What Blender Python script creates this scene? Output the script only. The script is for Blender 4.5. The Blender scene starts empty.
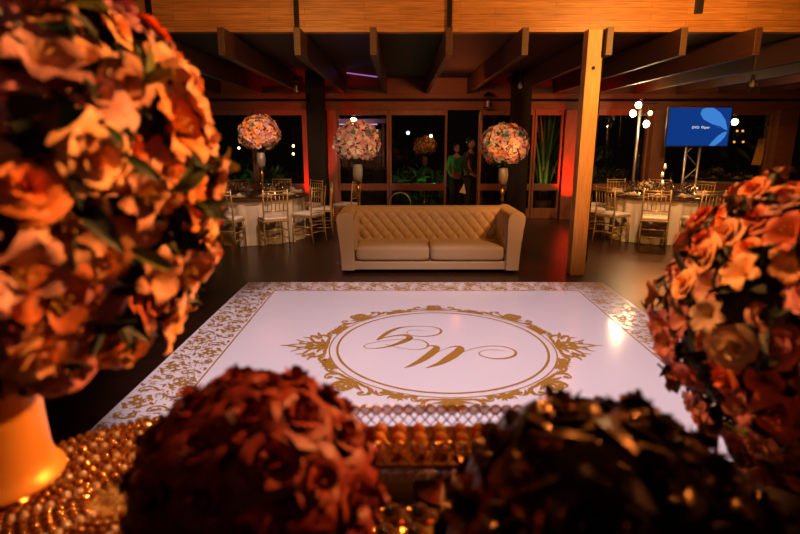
import bpy, math, random
from mathutils import Vector, Matrix, noise
S = bpy.context.scene
C = S.collection
PI = math.pi
PITCH = math.radians(13.4)
CAMZ = 1.65

# ---------------------------------------------------------------- camera, world, lights, exposure
cam_data = bpy.data.cameras.new('camera')
cam = bpy.data.objects.new('camera', cam_data)
C.objects.link(cam)
cam.location = (0, 0, CAMZ)
cam.rotation_euler = (PI/2 - PITCH, 0, 0)
cam_data.lens = 24
cam_data.sensor_width = 36
cam_data.clip_start = 0.05
cam_data.dof.use_dof = True
cam_data.dof.focus_distance = 6.6
cam_data.dof.aperture_fstop = 2.6
S.camera = cam

world = bpy.data.worlds.new('night')
S.world = world
world.use_nodes = True
world.node_tree.nodes['Background'].inputs[0].default_value = (1.0, .55, .35, 1)
world.node_tree.nodes['Background'].inputs[1].default_value = 0.002

S.view_settings.view_transform = 'Standard'
S.view_settings.look = 'None'
S.view_settings.gamma = 1
S.view_settings.use_curve_mapping = False
S.view_settings.exposure = 0.0

def spot(name, loc, target, power, color, angle=60, blend=.6, size=.05):
    d = bpy.data.lights.new(name, 'SPOT')
    d.energy = power; d.color = color; d.spot_size = math.radians(angle); d.spot_blend = blend
    d.shadow_soft_size = size
    o = bpy.data.objects.new(name, d); C.objects.link(o)
    o.location = loc
    v = Vector(target) - Vector(loc)
    o.rotation_euler = v.to_track_quat('-Z', 'Y').to_euler()
    return o
def point(name, loc, power, color, size=.04):
    d = bpy.data.lights.new(name, 'POINT')
    d.energy = power; d.color = color; d.shadow_soft_size = size
    o = bpy.data.objects.new(name, d); C.objects.link(o)
    o.location = loc
    return o

# ceiling spots of the hall (above the frame), plus fills added for the bouquets
spot('dance_floor_spot', (.3, 2.9, 4.9), (.3, 4.05, 0), 1050, (1, .75, .80), 56, .35, .12)
spot('sofa_spot', (3.4, 4.0, 3.6), (.4, 6.9, .4), 190, (1, .62, .36), 38, .7, .1)
spot('fascia_spot', (2.9, 4.4, 3.0), (2.4, 6.65, 3.2), 430, (1, .40, .07), 150, .9, .08)
spot('fascia_spot', (-1.2, 4.2, 3.0), (-1.2, 6.65, 3.2), 130, (1, .40, .08), 150, .9, .08)
spot('post_spot', (2.6, 4.4, 3.4), (2.22, 6.6, 1.5), 340, (1, .30, .035), 34, .6, .08)
spot('flower_spot', (2.3, 2.3, 2.75), (-.45, .85, 1.50), 1000, (1, .34, .085), 28, .6, .05)
spot('flower_spot', (-1.1, 2.5, 3.3), (.75, .95, 1.45), 520, (1, .34, .09), 22, .6, .05)
spot('table_spot', (.9, 2.4, 3.2), (.02, .9, 1.0), 140, (1, .42, .12), 36, .7, .05)
spot('table_spot', (-1.4, 3.0, 2.9), (-.5, .85, 1.0), 130, (1, .48, .16), 16, .5, .02)  # unseen lamp, added to make the tray beads sparkle
spot('bouquet_fill', (-.1, -1.0, 3.0), (-.5, .8, 1.6), 5, (1, .5, .4), 60, .8, .3)
spot('bouquet_fill', (.2, -1.0, 3.0), (.9, 1.0, 1.3), 3, (1, .4, .25), 40, .8, .3)
spot('table_spot', (-1.6, 7.2, 2.5), (-2.3, 9.0, .5), 150, (1, .60, .40), 100, .8, .08)
spot('table_spot', (3.6, 7.2, 2.5), (4.3, 9.0, .5), 250, (1, .50, .20), 100, .8, .08)
spot('floor_spot', (4.6, 9.4, 2.5), (3.6, 7.0, 0), 560, (1, .28, .05), 38, .8, .05)
# red uplights at the foot of the glass wall, warm ceiling wash
spot('red_uplight', (-1.95, 10.95, .15), (-1.9, 11.5, 2.6), 260, (1, .025, .008), 70, .7, .02)
spot('red_uplight', (3.5, 10.95, .15), (3.72, 11.5, 2.6), 480, (1, .025, .008), 80, .7, .02)
spot('red_uplight', (-1.2, 10.9, .15), (-1.45, 10.9, 2.9), 60, (1, .03, .01), 50, .7, .02)
spot('frame_wash', (.8, 8.6, 2.45), (.8, 11.5, 1.6), 95, (1, .24, .07), 130, .9, .08)
spot('frame_wash', (6.2, 8.6, 2.45), (6.2, 11.5, 1.9), 30, (1, .28, .07), 130, .9, .08)
spot('frame_wash', (-3.4, 9.0, 2.45), (-3.0, 11.5, 1.9), 16, (1, .28, .08), 130, .9, .08)
spot('rafter_wash', (1.2, 10.9, 1.9), (.9, 8.5, 2.9), 14, (1, .14, .04), 120, .9, .08)
spot('ball_spot', (-.4, 3.0, 2.55), (-.66, 7.95, 1.62), 330, (1, .72, .55), 12, .5, .05)
spot('ball_spot', (1.4, 3.0, 2.55), (1.6, 7.95, 1.62), 420, (1, .66, .42), 12, .5, .05)
spot('ball_spot', (-1.6, 3.4, 2.55), (-2.5, 9.2, 1.75), 420, (1, .66, .45), 9, .5, .05)

# ---------------------------------------------------------------- helpers
def at(x, y, Y):
    """point at depth Y (world) seen at pixel x, y of the 800x534 frame"""
    u = (x-400)/533.0; v = (267-y)/533.0
    dy = math.cos(PITCH)+v*math.sin(PITCH); dz = -math.sin(PITCH)+v*math.cos(PITCH)
    t = Y/dy
    return Vector((u*t, Y, CAMZ+dz*t))
def floor_at(x, y, z=0.0):
    u = (x-400)/533.0; v = (267-y)/533.0
    dy = math.cos(PITCH)+v*math.sin(PITCH); dz = -math.sin(PITCH)+v*math.cos(PITCH)
    t = (z-CAMZ)/dz
    return Vector((u*t, dy*t, z))

_m = {}
def mat(name, col, rough=.6, metal=0, emit=None, estr=1, bump=0, bscale=60, var=0, sheen=0, trans=0, hue=0, spec=None, alpha=1):
    if name in _m: return _m[name]
    m = bpy.data.materials.new(name); m.use_nodes = True
    nt = m.node_tree; b = nt.nodes['Principled BSDF']
    b.inputs['Base Color'].default_value = (*col, 1)
    b.inputs['Roughness'].default_value = rough
    b.inputs['Metallic'].default_value = metal
    if spec is not None: b.inputs['Specular IOR Level'].default_value = spec
    if trans: b.inputs['Transmission Weight'].default_value = trans
    if sheen:
        b.inputs['Sheen Weight'].default_value = sheen
        b.inputs['Sheen Tint'].default_value = (*[min(1, c*1.6) for c in col], 1)
    if emit:
        b.inputs['Emission Color'].default_value = (*emit, 1)
        b.inputs['Emission Strength'].default_value = estr
    tc = nt.nodes.new('ShaderNodeTexCoord')
    if var or bump:
        n = nt.nodes.new('ShaderNodeTexNoise'); n.inputs['Scale'].default_value = bscale; n.inputs['Detail'].default_value = 3
        nt.links.new(tc.outputs['Object'], n.inputs['Vector'])
        if bump:
            bp = nt.nodes.new('ShaderNodeBump'); bp.inputs['Strength'].default_value = bump; bp.inputs['Distance'].default_value = .01
            nt.links.new(n.outputs['Fac'], bp.inputs['Height']); nt.links.new(bp.outputs['Normal'], b.inputs['Normal'])
        if var:
            mx = nt.nodes.new('ShaderNodeMix'); mx.data_type = 'RGBA'
            mx.inputs['A'].default_value = (*[c*(1-var) for c in col], 1)
            mx.inputs['B'].default_value = (*[min(1, c*(1+var)) for c in col], 1)
            nt.links.new(n.outputs['Fac'], mx.inputs['Factor']); nt.links.new(mx.outputs['Result'], b.inputs['Base Color'])
    if hue:
        oi = nt.nodes.new('ShaderNodeObjectInfo')
        hs = nt.nodes.new('ShaderNodeHueSaturation')
        mr = nt.nodes.new('ShaderNodeMapRange'); mr.inputs['To Min'].default_value = .5-hue; mr.inputs['To Max'].default_value = .5+hue
        mv = nt.nodes.new('ShaderNodeMapRange'); mv.inputs['To Min'].default_value = .65; mv.inputs['To Max'].default_value = 1.2
        nt.links.new(oi.outputs['Random'], mr.inputs['Value']); nt.links.new(oi.outputs['Random'], mv.inputs['Value'])
        hs.inputs['Color'].default_value = (*col, 1)
        nt.links.new(mr.outputs['Result'], hs.inputs['Hue']); nt.links.new(mv.outputs['Result'], hs.inputs['Value'])
        nt.links.new(hs.outputs['Color'], b.inputs['Base Color'])
    _m[name] = m
    return m

def plank_mat(name, c1, c2, mortar, roww, rowh, axes, rough=.5, bump=.3, grain=1.0, msize=.004, spec=.5):
    """boards: axes = which object axes run along and across the boards"""
    m = bpy.data.materials.new(name); m.use_nodes = True
    nt = m.node_tree; b = nt.nodes['Principled BSDF']; L = nt.links.new
    tc = nt.nodes.new('ShaderNodeTexCoord'); sp = nt.nodes.new('ShaderNodeSeparateXYZ'); cb = nt.nodes.new('ShaderNodeCombineXYZ')
    L(tc.outputs['Object'], sp.inputs[0])
    L(sp.outputs['XYZ'.index(axes[0])], cb.inputs[0]); L(sp.outputs['XYZ'.index(axes[1])], cb.inputs[1])
    br = nt.nodes.new('ShaderNodeTexBrick'); L(cb.outputs[0], br.inputs['Vector'])
    br.inputs['Scale'].default_value = 1; br.inputs['Brick Width'].default_value = roww; br.inputs['Row Height'].default_value = rowh
    br.inputs['Mortar Size'].default_value = msize; br.inputs['Mortar Smooth'].default_value = .1
    br.offset = .37
    br.inputs['Color1'].default_value = (*c1, 1); br.inputs['Color2'].default_value = (*c2, 1); br.inputs['Mortar'].default_value = (*mortar, 1)
    mp = nt.nodes.new('ShaderNodeMapping'); L(cb.outputs[0], mp.inputs[0]); mp.inputs['Scale'].default_value = (1.5, 40, 1)
    nz = nt.nodes.new('ShaderNodeTexNoise'); L(mp.outputs[0], nz.inputs['Vector']); nz.inputs['Scale'].default_value = 2; nz.inputs['Detail'].default_value = 5
    rp = nt.nodes.new('ShaderNodeMapRange'); rp.inputs['From Min'].default_value = .3; rp.inputs['From Max'].default_value = .7
    rp.inputs['To Min'].default_value = 1-.45*grain; rp.inputs['To Max'].default_value = 1+.15*grain
    L(nz.outputs['Fac'], rp.inputs['Value'])
    mx = nt.nodes.new('ShaderNodeMix'); mx.data_type = 'RGBA'; mx.blend_type = 'MULTIPLY'; mx.inputs['Factor'].default_value = 1
    L(br.outputs['Color'], mx.inputs['A']); L(rp.outputs['Result'], mx.inputs['B']); L(mx.outputs['Result'], b.inputs['Base Color'])
    bp = nt.nodes.new('ShaderNodeBump'); bp.inputs['Strength'].default_value = bump; bp.inputs['Distance'].default_value = .004; bp.invert = True
    L(br.outputs['Fac'], bp.inputs['Height']); L(bp.outputs['Normal'], b.inputs['Normal'])
    b.inputs['Roughness'].default_value = rough; b.inputs['Specular IOR Level'].default_value = spec
    return m

class MB:
    def __init__(s): s.v = []; s.f = []; s.mi = []; s.cur = 0
    def add(s, vs, fs):
        o = len(s.v); s.v += [tuple(p) for p in vs]; s.f += [tuple(i+o for i in f) for f in fs]; s.mi += [s.cur]*len(fs); return s
    def box(s, c, d, rz=0, M=None):
        x, y, z = d[0]/2, d[1]/2, d[2]/2
        R = Matrix.Rotation(rz, 3, 'Z') if M is None else M
        vs = [Vector(c)+R@Vector((sx*x, sy*y, sz*z)) for sz in (-1, 1) for sy in (-1, 1) for sx in (-1, 1)]
        return s.add(vs, [(0, 2, 3, 1), (4, 5, 7, 6), (0, 1, 5, 4), (2, 6, 7, 3), (0, 4, 6, 2), (1, 3, 7, 5)])
    def bb(s, x0, x1, y0, y1, z0, z1): return s.box(((x0+x1)/2, (y0+y1)/2, (z0+z1)/2), (x1-x0, y1-y0, z1-z0))
    def tube(s, pts, r, n=8, cap=True):
        pts = [Vector(p) for p in pts]; N = len(pts)
        rs = r if isinstance(r, (list, tuple)) else [r]*N
        rings = []; up = None
        for i, p in enumerate(pts):
            d = (pts[min(i+1, N-1)]-pts[max(i-1, 0)]).normalized()
            if up is None:
                a = Vector((0, 0, 1)) if abs(d.z) < .9 else Vector((1, 0, 0))
            else: a = up
            x = d.cross(a).normalized(); up = x.cross(d).normalized()
            rings.append([p+(x*math.cos(2*PI*k/n)+up*math.sin(2*PI*k/n))*rs[i] for k in range(n)])
        vs = [q for r_ in rings for q in r_]; fs = []
        for i in range(N-1):
            for k in range(n):
                fs.append((i*n+k, i*n+(k+1) % n, (i+1)*n+(k+1) % n, (i+1)*n+k))
        if cap: fs.append(tuple(range(n))[::-1]); fs.append(tuple((N-1)*n+k for k in range(n)))
        return s.add(vs, fs)
    def lathe(s, prof, c=(0, 0, 0), n=24, endcap=False):
        cx, cy, cz = c; vs = []; fs = []
        for (r, z) in prof:
            vs += [(cx+r*math.cos(2*PI*k/n), cy+r*math.sin(2*PI*k/n), cz+z) for k in range(n)]
        for i in range(len(prof)-1):
            for k in range(n): fs.append((i*n+k, i*n+(k+1) % n, (i+1)*n+(k+1) % n, (i+1)*n+k))
        if prof[0][0] > 1e-4: fs.append(tuple(range(n))[::-1])
        if endcap: fs.append(tuple((len(prof)-1)*n+k for k in range(n)))
        return s.add(vs, fs)
    def ball(s, c, r, n=12, m=8, sq=(1, 1, 1)):
        vs = []; fs = []
        for i in range(m+1):
            t = PI*i/m
            for k in range(n):
                a = 2*PI*k/n
                vs.append((c[0]+r*sq[0]*math.sin(t)*math.cos(a), c[1]+r*sq[1]*math.sin(t)*math.sin(a), c[2]-r*sq[2]*math.cos(t)))
        for i in range(m):
            for k in range(n): fs.append((i*n+k, i*n+(k+1) % n, (i+1)*n+(k+1) % n, (i+1)*n+k))
        return s.add(vs, fs)
    def torus(s, c, R, r, n=24, m=8, M=None):
        vs = []; fs = []
        for i in range(n):
            a = 2*PI*i/n
            for j in range(m):
                b = 2*PI*j/m
                p = Vector(((R+r*math.cos(b))*math.cos(a), (R+r*math.cos(b))*math.sin(a), r*math.sin(b)))
                if M is not None: p = M@p
                vs.append(Vector(c)+p)
        for i in range(n):
            for j in range(m): fs.append((i*m+j, ((i+1) % n)*m+j, ((i+1) % n)*m+(j+1) % m, i*m+(j+1) % m))
        return s.add(vs, fs)
    def grid(s, fn, nu, nv):
        vs = [fn(i/nu, j/nv) for j in range(nv+1) for i in range(nu+1)]
        fs = [(j*(nu+1)+i, j*(nu+1)+i+1, (j+1)*(nu+1)+i+1, (j+1)*(nu+1)+i) for j in range(nv) for i in range(nu)]
        return s.add(vs, fs)
    def mesh(s, name, mats, smooth=False):
        me = bpy.data.meshes.new(name); me.from_pydata(s.v, [], s.f)
        for m in (mats if isinstance(mats, (list, tuple)) else [mats]): me.materials.append(m)
        me.polygons.foreach_set('material_index', s.mi)
        if smooth: me.polygons.foreach_set('use_smooth', [True]*len(me.polygons))
        me.update(); return me
    def build(s, name, mats, parent=None, smooth=False, bevel=0, **kw):
        o = link(name, s.mesh(name, mats, smooth), parent)
        if bevel:
            b = o.modifiers.new('bevel', 'BEVEL'); b.width = bevel; b.segments = 2; b.limit_method = 'ANGLE'
        tag(o, **kw); return o
def link(name, me, parent=None):
    o = bpy.data.objects.new(name, me); C.objects.link(o)
    if parent is not None: o.parent = parent
    return o
def tag(o, label=None, cat=None, group=None, kind=None):
    if label: o['label'] = label
    if cat: o['category'] = cat
    if group: o['group'] = group
    if kind: o['kind'] = kind
    return o
def thing(name, label, cat, loc=(0, 0, 0), rz=0, group=None):
    o = bpy.data.objects.new(name, None); C.objects.link(o)
    o.location = loc; o.rotation_euler = (0, 0, rz); o.empty_display_size = .1
    return tag(o, label, cat, group)
def kids(o): return [c for c in C.objects if c.parent == o]
def copy_tree(o, loc=None, rz=None, label=None, group=None, parent=None):
    c = o.copy(); C.objects.link(c); c.parent = parent
    if loc is not None: c.location = loc
    if rz is not None: c.rotation_euler = (0, 0, rz)
    if label: c['label'] = label
    if group: c['group'] = group
    for ch in kids(o): copy_tree(ch, parent=c)
    return c
def struct(name, mb, m, bevel=0, smooth=False): return mb.build(name, m, None, smooth, bevel, kind='structure')
ORD = ['first', 'second', 'third', 'fourth', 'fifth', 'sixth', 'seventh', 'eighth', 'ninth', 'tenth', 'eleventh', 'twelfth']

# ---------------------------------------------------------------- materials
M_fascia = plank_mat('pine_boards', (.56, .25, .07), (.46, .19, .05), (.32, .12, .03), 1.1, .068, 'XZ', .45, .1, 1.1, .003)
M_floor = plank_mat('dark_floor_boards', (.034, .010, .004), (.021, .007, .003), (.006, .003, .001), 1.6, .11, 'XY', .30, .4)
M_ceil = plank_mat('dark_ceiling_boards', (.030, .012, .006), (.022, .009, .004), (.012, .005, .003), 2.4, .1, 'XY', .6)
M_wall = plank_mat('dark_wall_boards', (.06, .03, .015), (.045, .02, .01), (.01, .005, .003), 2, .12, 'YZ', .6)
M_header = plank_mat('red_brown_beam_wood', (.20, .075, .035), (.17, .06, .03), (.16, .06, .03), 9, 9, 'XZ', .5, 0)
M_frame = plank_mat('red_brown_frame_wood', (.24, .085, .04), (.20, .07, .035), (.2, .07, .035), 9, 9, 'ZX', .45, 0)
M_rafter = plank_mat('rafter_wood', (.085, .032, .014), (.075, .028, .012), (.07, .03, .012), 9, 9, 'YZ', .5, 0)
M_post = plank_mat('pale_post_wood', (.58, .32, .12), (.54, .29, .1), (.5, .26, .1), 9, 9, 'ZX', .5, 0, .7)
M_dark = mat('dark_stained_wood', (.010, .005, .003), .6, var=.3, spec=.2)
M_black = mat('black_metal', (.01, .01, .01), .4)
M_gold = mat('gold_metal', (.80, .45, .13), .28, 1)
M_goldpaint = mat('gold_painted_wood', (.46, .30, .12), .38, .45, var=.2, bscale=30)
M_steel = mat('brushed_aluminium', (.55, .56, .58), .35, .8)
M_velvet = mat('sand_velvet', (.46, .31, .175), .75, bump=.12, bscale=220, var=.14, sheen=.5)
M_white = mat('white_panel', (.80, .72, .74), .13, spec=.45)
M_print = mat('gold_print', (.40, .19, .025), .35)
M_cloth = mat('ivory_damask_cloth', (.62, .55, .48), .8, bump=.2, bscale=40, var=.12)
M_cush = mat('white_cushion', (.68, .63, .62), .8)
M_plate = mat('gold_charger', (.55, .33, .10), .3, .7)
M_china = mat('white_china', (.7, .65, .6), .2)
M_napkin = mat('napkin_linen', (.55, .42, .3), .8)
M_leaf = mat('leaf_green', (.035, .075, .015), .5, var=.4, bscale=25, hue=.02)
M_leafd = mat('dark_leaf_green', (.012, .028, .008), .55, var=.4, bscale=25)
M_leafy = mat('yellow_green_leaf', (.22, .26, .04), .5, var=.3, hue=.02)
M_pink = mat('blush_petal', (.78, .40, .32), .55, sheen=.3, var=.08, bscale=30, hue=.012)
M_peach = mat('peach_petal', (.85, .42, .20), .55, sheen=.3, hue=.015)
M_orange = mat('coral_orange_petal', (.85, .23, .05), .55, sheen=.2, hue=.015)
M_cream = mat('cream_petal', (.80, .62, .42), .55, sheen=.3, hue=.01)
M_rosepink = mat('rose_pink_petal', (.70, .26, .28), .55, sheen=.3, hue=.012)
M_teal = mat('succulent_green', (.10, .20, .17), .5)
M_stamen = mat('stamen_yellow', (.7, .45, .05), .6)
M_red = mat('dark_red_satin', (.20, .022, .008), .5, spec=.25, var=.2, bscale=30)
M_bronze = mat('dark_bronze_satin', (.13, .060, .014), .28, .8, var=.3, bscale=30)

def glassy(name, tint=(1, 1, 1), refl=.10, rough=.03):
    m = bpy.data.materials.new(name); m.use_nodes = True; nt = m.node_tree
    nt.nodes.remove(nt.nodes['Principled BSDF'])
    out = [n for n in nt.nodes if n.type == 'OUTPUT_MATERIAL'][0]
    t = nt.nodes.new('ShaderNodeBsdfTransparent'); t.inputs[0].default_value = (*tint, 1)
    g = nt.nodes.new('ShaderNodeBsdfGlossy'); g.inputs['Roughness'].default_value = rough
    lw = nt.nodes.new('ShaderNodeLayerWeight'); lw.inputs[0].default_value = .25
    mr = nt.nodes.new('ShaderNodeMapRange'); mr.inputs['To Min'].default_value = refl; mr.inputs['To Max'].default_value = min(1, refl+.6)
    mx = nt.nodes.new('ShaderNodeMixShader')
    nt.links.new(lw.outputs['Facing'], mr.inputs['Value']); nt.links.new(mr.outputs['Result'], mx.inputs[0])
    nt.links.new(t.outputs[0], mx.inputs[1]); nt.links.new(g.outputs[0], mx.inputs[2]); nt.links.new(mx.outputs[0], out.inputs[0])
    return m
M_pane = glassy('window_glass', (.85, .88, .86), .035, .01)
M_glass = glassy('clear_glass', (.92, .92, .9), .34, .04)
M_crystal = mat('crystal_bead', (.85, .70, .60), .06, .55, spec=1)
M_cbead = glassy('clear_crystal', (.95, .84, .76), .38, .05)
M_goldbead = mat('gold_crystal_bead', (.72, .38, .12), .07, .95)
def emis(name, col, s): return mat(name, (0, 0, 0), .9, emit=col, estr=s, spec=0)
M_bulb = emis('warm_bulb', (1, .68, .34), 60)
M_bulbdim = emis('dim_warm_bulb', (1, .55, .22), 5)
M_flame = emis('candle_flame', (1, .55, .18), 16)
M_wax = mat('candle_wax', (.75, .55, .38), .5, emit=(1, .45, .15), estr=.5)

# ---------------------------------------------------------------- the room
struct('floor', MB().bb(-8.2, 9.8, -1.5, 11.6, -.1, 0), M_floor)
struct('trim_terrace', MB().bb(-8.2, 9.8, 11.6, 18, -.1, 0), mat('terrace_stone', (.03, .025, .02), .6, var=.3, bscale=3))
struct('ceiling', MB().bb(-8.2, 9.8, 6.66, 11.7, 2.88, 2.94), M_ceil)
struct('ceiling_terrace', MB().bb(-8.2, 9.8, 11.75, 18, 3.2, 3.26), M_ceil)
struct('ceiling_hall', MB().bb(-8.2, 9.8, -1.5, 6.6, 5.0, 5.1), M_ceil)
struct('wall_left', MB().bb(-8.2, -8.05, -1.5, 11.6, 0, 5.0), M_wall)
struct('wall_right', MB().bb(9.65, 9.8, -1.5, 11.6, 0, 5.0), M_wall)
# pine boarded bulkhead above the dining area
struct('wall_bulkhead', MB().bb(-8.05, 9.65, 6.65, 6.78, 2.87, 5.0), M_fascia)
for i, X in enumerate((-2.88, -1.19, .57)):
    struct('trim_%d' % (i+1), MB().bb(X-.028, X+.028, 6.62, 6.65, 2.87, 5.0), M_dark)
# rafters
for i, X in enumerate([-6.25, -5.4, -4.55, -3.7, -2.85, -2.0, -1.15, -.30, .55, 1.40, 2.345, 3.17, 4.0, 4.85, 5.7, 6.55, 7.4, 8.25]):
    struct('trim_rafter', MB().bb(X-.0375, X+.0375, 6.38, 11.44, 2.575, 2.868), M_rafter, .004)
# header beams of the glass wall
struct('trim_header', MB().bb(-8.05, 9.65, 11.42, 11.60, 2.475, 2.573), M_header, .004)
struct('trim_gutter', MB().bb(-8.05, 9.65, 11.47, 11.58, 2.42, 2.475), M_dark)
struct('trim_lintel', MB().bb(-8.05, 9.65, 11.42, 11.60, 2.25, 2.42), M_header, .004)
struct('wall_back', MB().bb(-8.05, 9.65, 11.45, 11.58, 2.573, 2.88), M_header)
# pale post and dark posts
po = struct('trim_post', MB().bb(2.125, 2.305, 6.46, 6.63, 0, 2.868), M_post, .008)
k = MB().tube([(2.21, 6.46, 2.45), (2.21, 6.452, 2.45)], .02, 12); k.build('wood_knot', M_dark, po)
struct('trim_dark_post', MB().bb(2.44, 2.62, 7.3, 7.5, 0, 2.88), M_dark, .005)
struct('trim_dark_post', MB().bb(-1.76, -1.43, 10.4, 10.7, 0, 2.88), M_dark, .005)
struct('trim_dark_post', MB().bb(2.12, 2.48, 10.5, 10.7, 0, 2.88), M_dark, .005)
struct('trim_column', MB().bb(5.2, 5.5, 11.3, 11.6, 0, 2.25), M_header, .005)
struct('trim_column', MB().bb(7.75, 8.15, 11.3, 11.6, 0, 2.25), M_header, .005)

# windows: bays between stiles; a thing-like frame with panes
stiles = [-7.9, -6.3, -4.7, -3.05, -1.85, -1.32, -.23, .99, 1.66, 2.80, 3.62, 5.14]
bays = [(-6.3, -4.7), (-4.7, -3.05), (-3.05, -1.85), (-1.32, -.23), (-.23, .99), (1.66, 2.80), (2.80, 3.40), (3.74, 5.2), (5.5, 7.75), (8.15, 9.6)]
for i, (a, b) in enumerate(bays):
    w = MB()
    sw = .05
    w.bb(a+.005, a+sw, 11.46, 11.56, .0, 2.25).bb(b-sw, b-.005, 11.46, 11.56, .0, 2.25)
    w.bb(a+sw, b-sw, 11.46, 11.56, 2.15, 2.25).bb(a+sw, b-sw, 11.46, 11.56, .0, .22).bb(a+sw, b-sw, 11.46, 11.56, .60, .74)
    fr = struct('window_%d' % (i+1), w, M_frame, .004)
    MB().bb(a+sw, b-sw, 11.505, 11.515, .74, 2.15).build('pane', M_pane, fr)
    MB().bb(a+sw, b-sw, 11.505, 11.515, .22, .60).build('pane', M_pane, fr)
# open glazed door in the .99 - 1.66 opening: door leaf folded outward
d = MB(); d.bb(-.04, .04, 0, .06, 0, 2.22).bb(-.04, .04, .62, .68, 0, 2.22).bb(-.03, .03, .06, .62, 2.12, 2.22).bb(-.03, .03, .06, .62, 0, .22).bb(-.03, .03, .06, .62, .60, .72)
do = struct('door_1', d, M_frame, .003); do.location = (1.69, 11.6, 0); do.rotation_euler = (0, 0, -.25)
MB().bb(-.005, .005, .06, .62, .72, 2.12).build('pane', M_pane, do)
MB().tube([(-.07, .58, .95), (-.07, .58, 1.12)], .012).tube([(-.07, .58, .96), (-.03, .58, .96)], .008).tube([(-.07, .58, 1.11), (-.03, .58, 1.11)], .008).build('door_handle', M_steel, do)
# tall red-lit drape boards at both uplights
for (x0, x1, i) in ((-2.02, -1.80, 0), (-1.50, -1.30, 0), (3.41, 3.73, 1)):
    struct('trim_pilaster', MB().bb(x0, x1, 11.36, 11.46, 0, 2.25), M_frame, .004)

# ---------------------------------------------------------------- dance floor with gold print
Cx, Cy = .30, 4.10
x0, x1, y0, y1 = -1.80, 2.39, 2.08, 6.10
df = thing('dance_floor', 'glossy white square dance floor printed with a gold medallion and monogram', 'dance floor', (0, 0, 0))
MB().bb(x0, x1, y0, y1, 0, .012).build('panel', M_white, df, bevel=.003)
_zc = [0]; _wf = [1.0]
def ribbon(mb, pts, ws, z):
    _zc[0] = (_zc[0]+1) % 40; z += _zc[0]*.00003
    P = [Vector((p[0], p[1], 0)) for p in pts]; N = len(P); vs = []
    for i, p in enumerate(P):
        d = P[min(i+1, N-1)]-P[max(i-1, 0)]
        d = d.normalized() if d.length > 1e-9 else Vector((1, 0, 0))
        n = Vector((-d.y, d.x, 0)); w = ws[i] if isinstance(ws, (list, tuple)) else ws
        w *= _wf[0]
        vs += [(p.x+n.x*w/2, p.y+n.y*w/2, z), (p.x-n.x*w/2, p.y-n.y*w/2, z)]
    mb.add(vs, [(2*i, 2*i+1, 2*i+3, 2*i+2) for i in range(N-1)])
def spline(pts, per=8):
    """Catmull-Rom through points (x, y, w)"""
    out = []; n = len(pts)
    for i in range(n-1):
        p0, p1, p2, p3 = pts[max(i-1, 0)], pts[i], pts[i+1], pts[min(i+2, n-1)]
        for k in range(per):
            t = k/per
            out.append(tuple(.5*((2*p1[j])+(-p0[j]+p2[j])*t+(2*p0[j]-5*p1[j]+4*p2[j]-p3[j])*t*t+(-p0[j]+3*p1[j]-3*p2[j]+p3[j])*t**3) for j in range(3)))
    out.append(pts[-1]); return out
ZP = .0132
# monogram strokes measured on the floor plane (B, then W with a long swash)
def mono(pts):
    o = []
    for (px, py, w) in pts:
        q = floor_at(340+px/4, 300+py/4, .012); o.append((q.x, q.y, w))
    o = spline(o, 10)
    return o
mg = MB()
strokes = [
 [(150, 160, .03), (172, 143, .05), (205, 123, .055), (245, 110, .03), (300, 105, .014), (355, 106, .014), (395, 114, .022), (404, 127, .03), (388, 139, .026), (340, 146, .018), (290, 142, .012), (268, 131, .010), (280, 122, .009), (315, 121, .008), (345, 126, .006)],
 [(150, 160, .02), (180, 150, .02), (225, 142, .03), (262, 141, .05), (279, 150, .07), (262, 163, .075), (225, 177, .05), (180, 189, .026), (135, 194, .014), (103, 191, .012), (96, 184, .010), (115, 175, .010), (160, 166, .010), (220, 159, .012), (280, 156, .014), (325, 161, .018), (349, 173, .022), (350, 186, .018), (330, 196, .012), (295, 199, .009), (240, 192, .009), (200, 182, .009), (178, 176, .007)],
 [(345, 186, .012), (368, 183, .03), (386, 190, .07), (372, 208, .09), (335, 235, .08), (295, 257, .05), (258, 272, .012)],
 [(258, 272, .008), (300, 250, .010), (360, 222, .010), (410, 200, .010), (450, 187, .02), (478, 188, .06), (476, 203, .10), (440, 230, .10), (395, 255, .06), (343, 272, .012)],
 [(343, 272, .008), (395, 251, .009), (450, 225, .010), (510, 202, .010), (560, 189, .012), (610, 184, .014), (660, 188, .018), (698, 203, .024), (700, 220, .030), (670, 232, .030), (620, 235, .024), (575, 227, .016), (556, 214, .014), (570, 204, .010), (610, 199, .008), (660, 204, .006)],
]
for s_ in strokes:
    q = mono(s_); ribbon(mg, [(a, b) for a, b, _ in q], [w*.8 for _, _, w in q], ZP)
mg.build('monogram', M_print, df, label='gold script letters B and W')
# medallion: double ring and wreath
md = MB()
def ring(mb, r0, r1, z=ZP):
    n = 128; vs = []
    for k in range(n):
        a = 2*PI*k/n; vs += [(Cx+.04+r0*math.cos(a), Cy+r0*math.sin(a), z), (Cx+.04+r1*math.cos(a), Cy+r1*math.sin(a), z)]
    mb.add(vs, [(2*k, 2*k+1, (2*k+3) % (2*n), (2*k+2) % (2*n)) for k in range(n)])
MX = Cx+.04
ring(md, .905, .917); ring(md, .838, .858)
for k in range(8):
    a = PI/8+PI/4*k
    md.box((MX+.85*math.cos(a), Cy+.85*math.sin(a), ZP), (.02, .07, .0006), a)
def leafshape(mb, p, ang, L, W, bend=0, z=ZP):
    pts = []; ws = []; x, y = p; a = ang
    n = 8
    for i in range(n+1):
        t = i/n; pts.append((x, y)); ws.append(max(.002, W*math.sin(PI*min(1, t*.92+.06))**.8))
        x += math.cos(a)*L/n; y += math.sin(a)*L/n; a += bend/n
    ribbon(mb, pts, ws, z); return (x, y)
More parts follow.
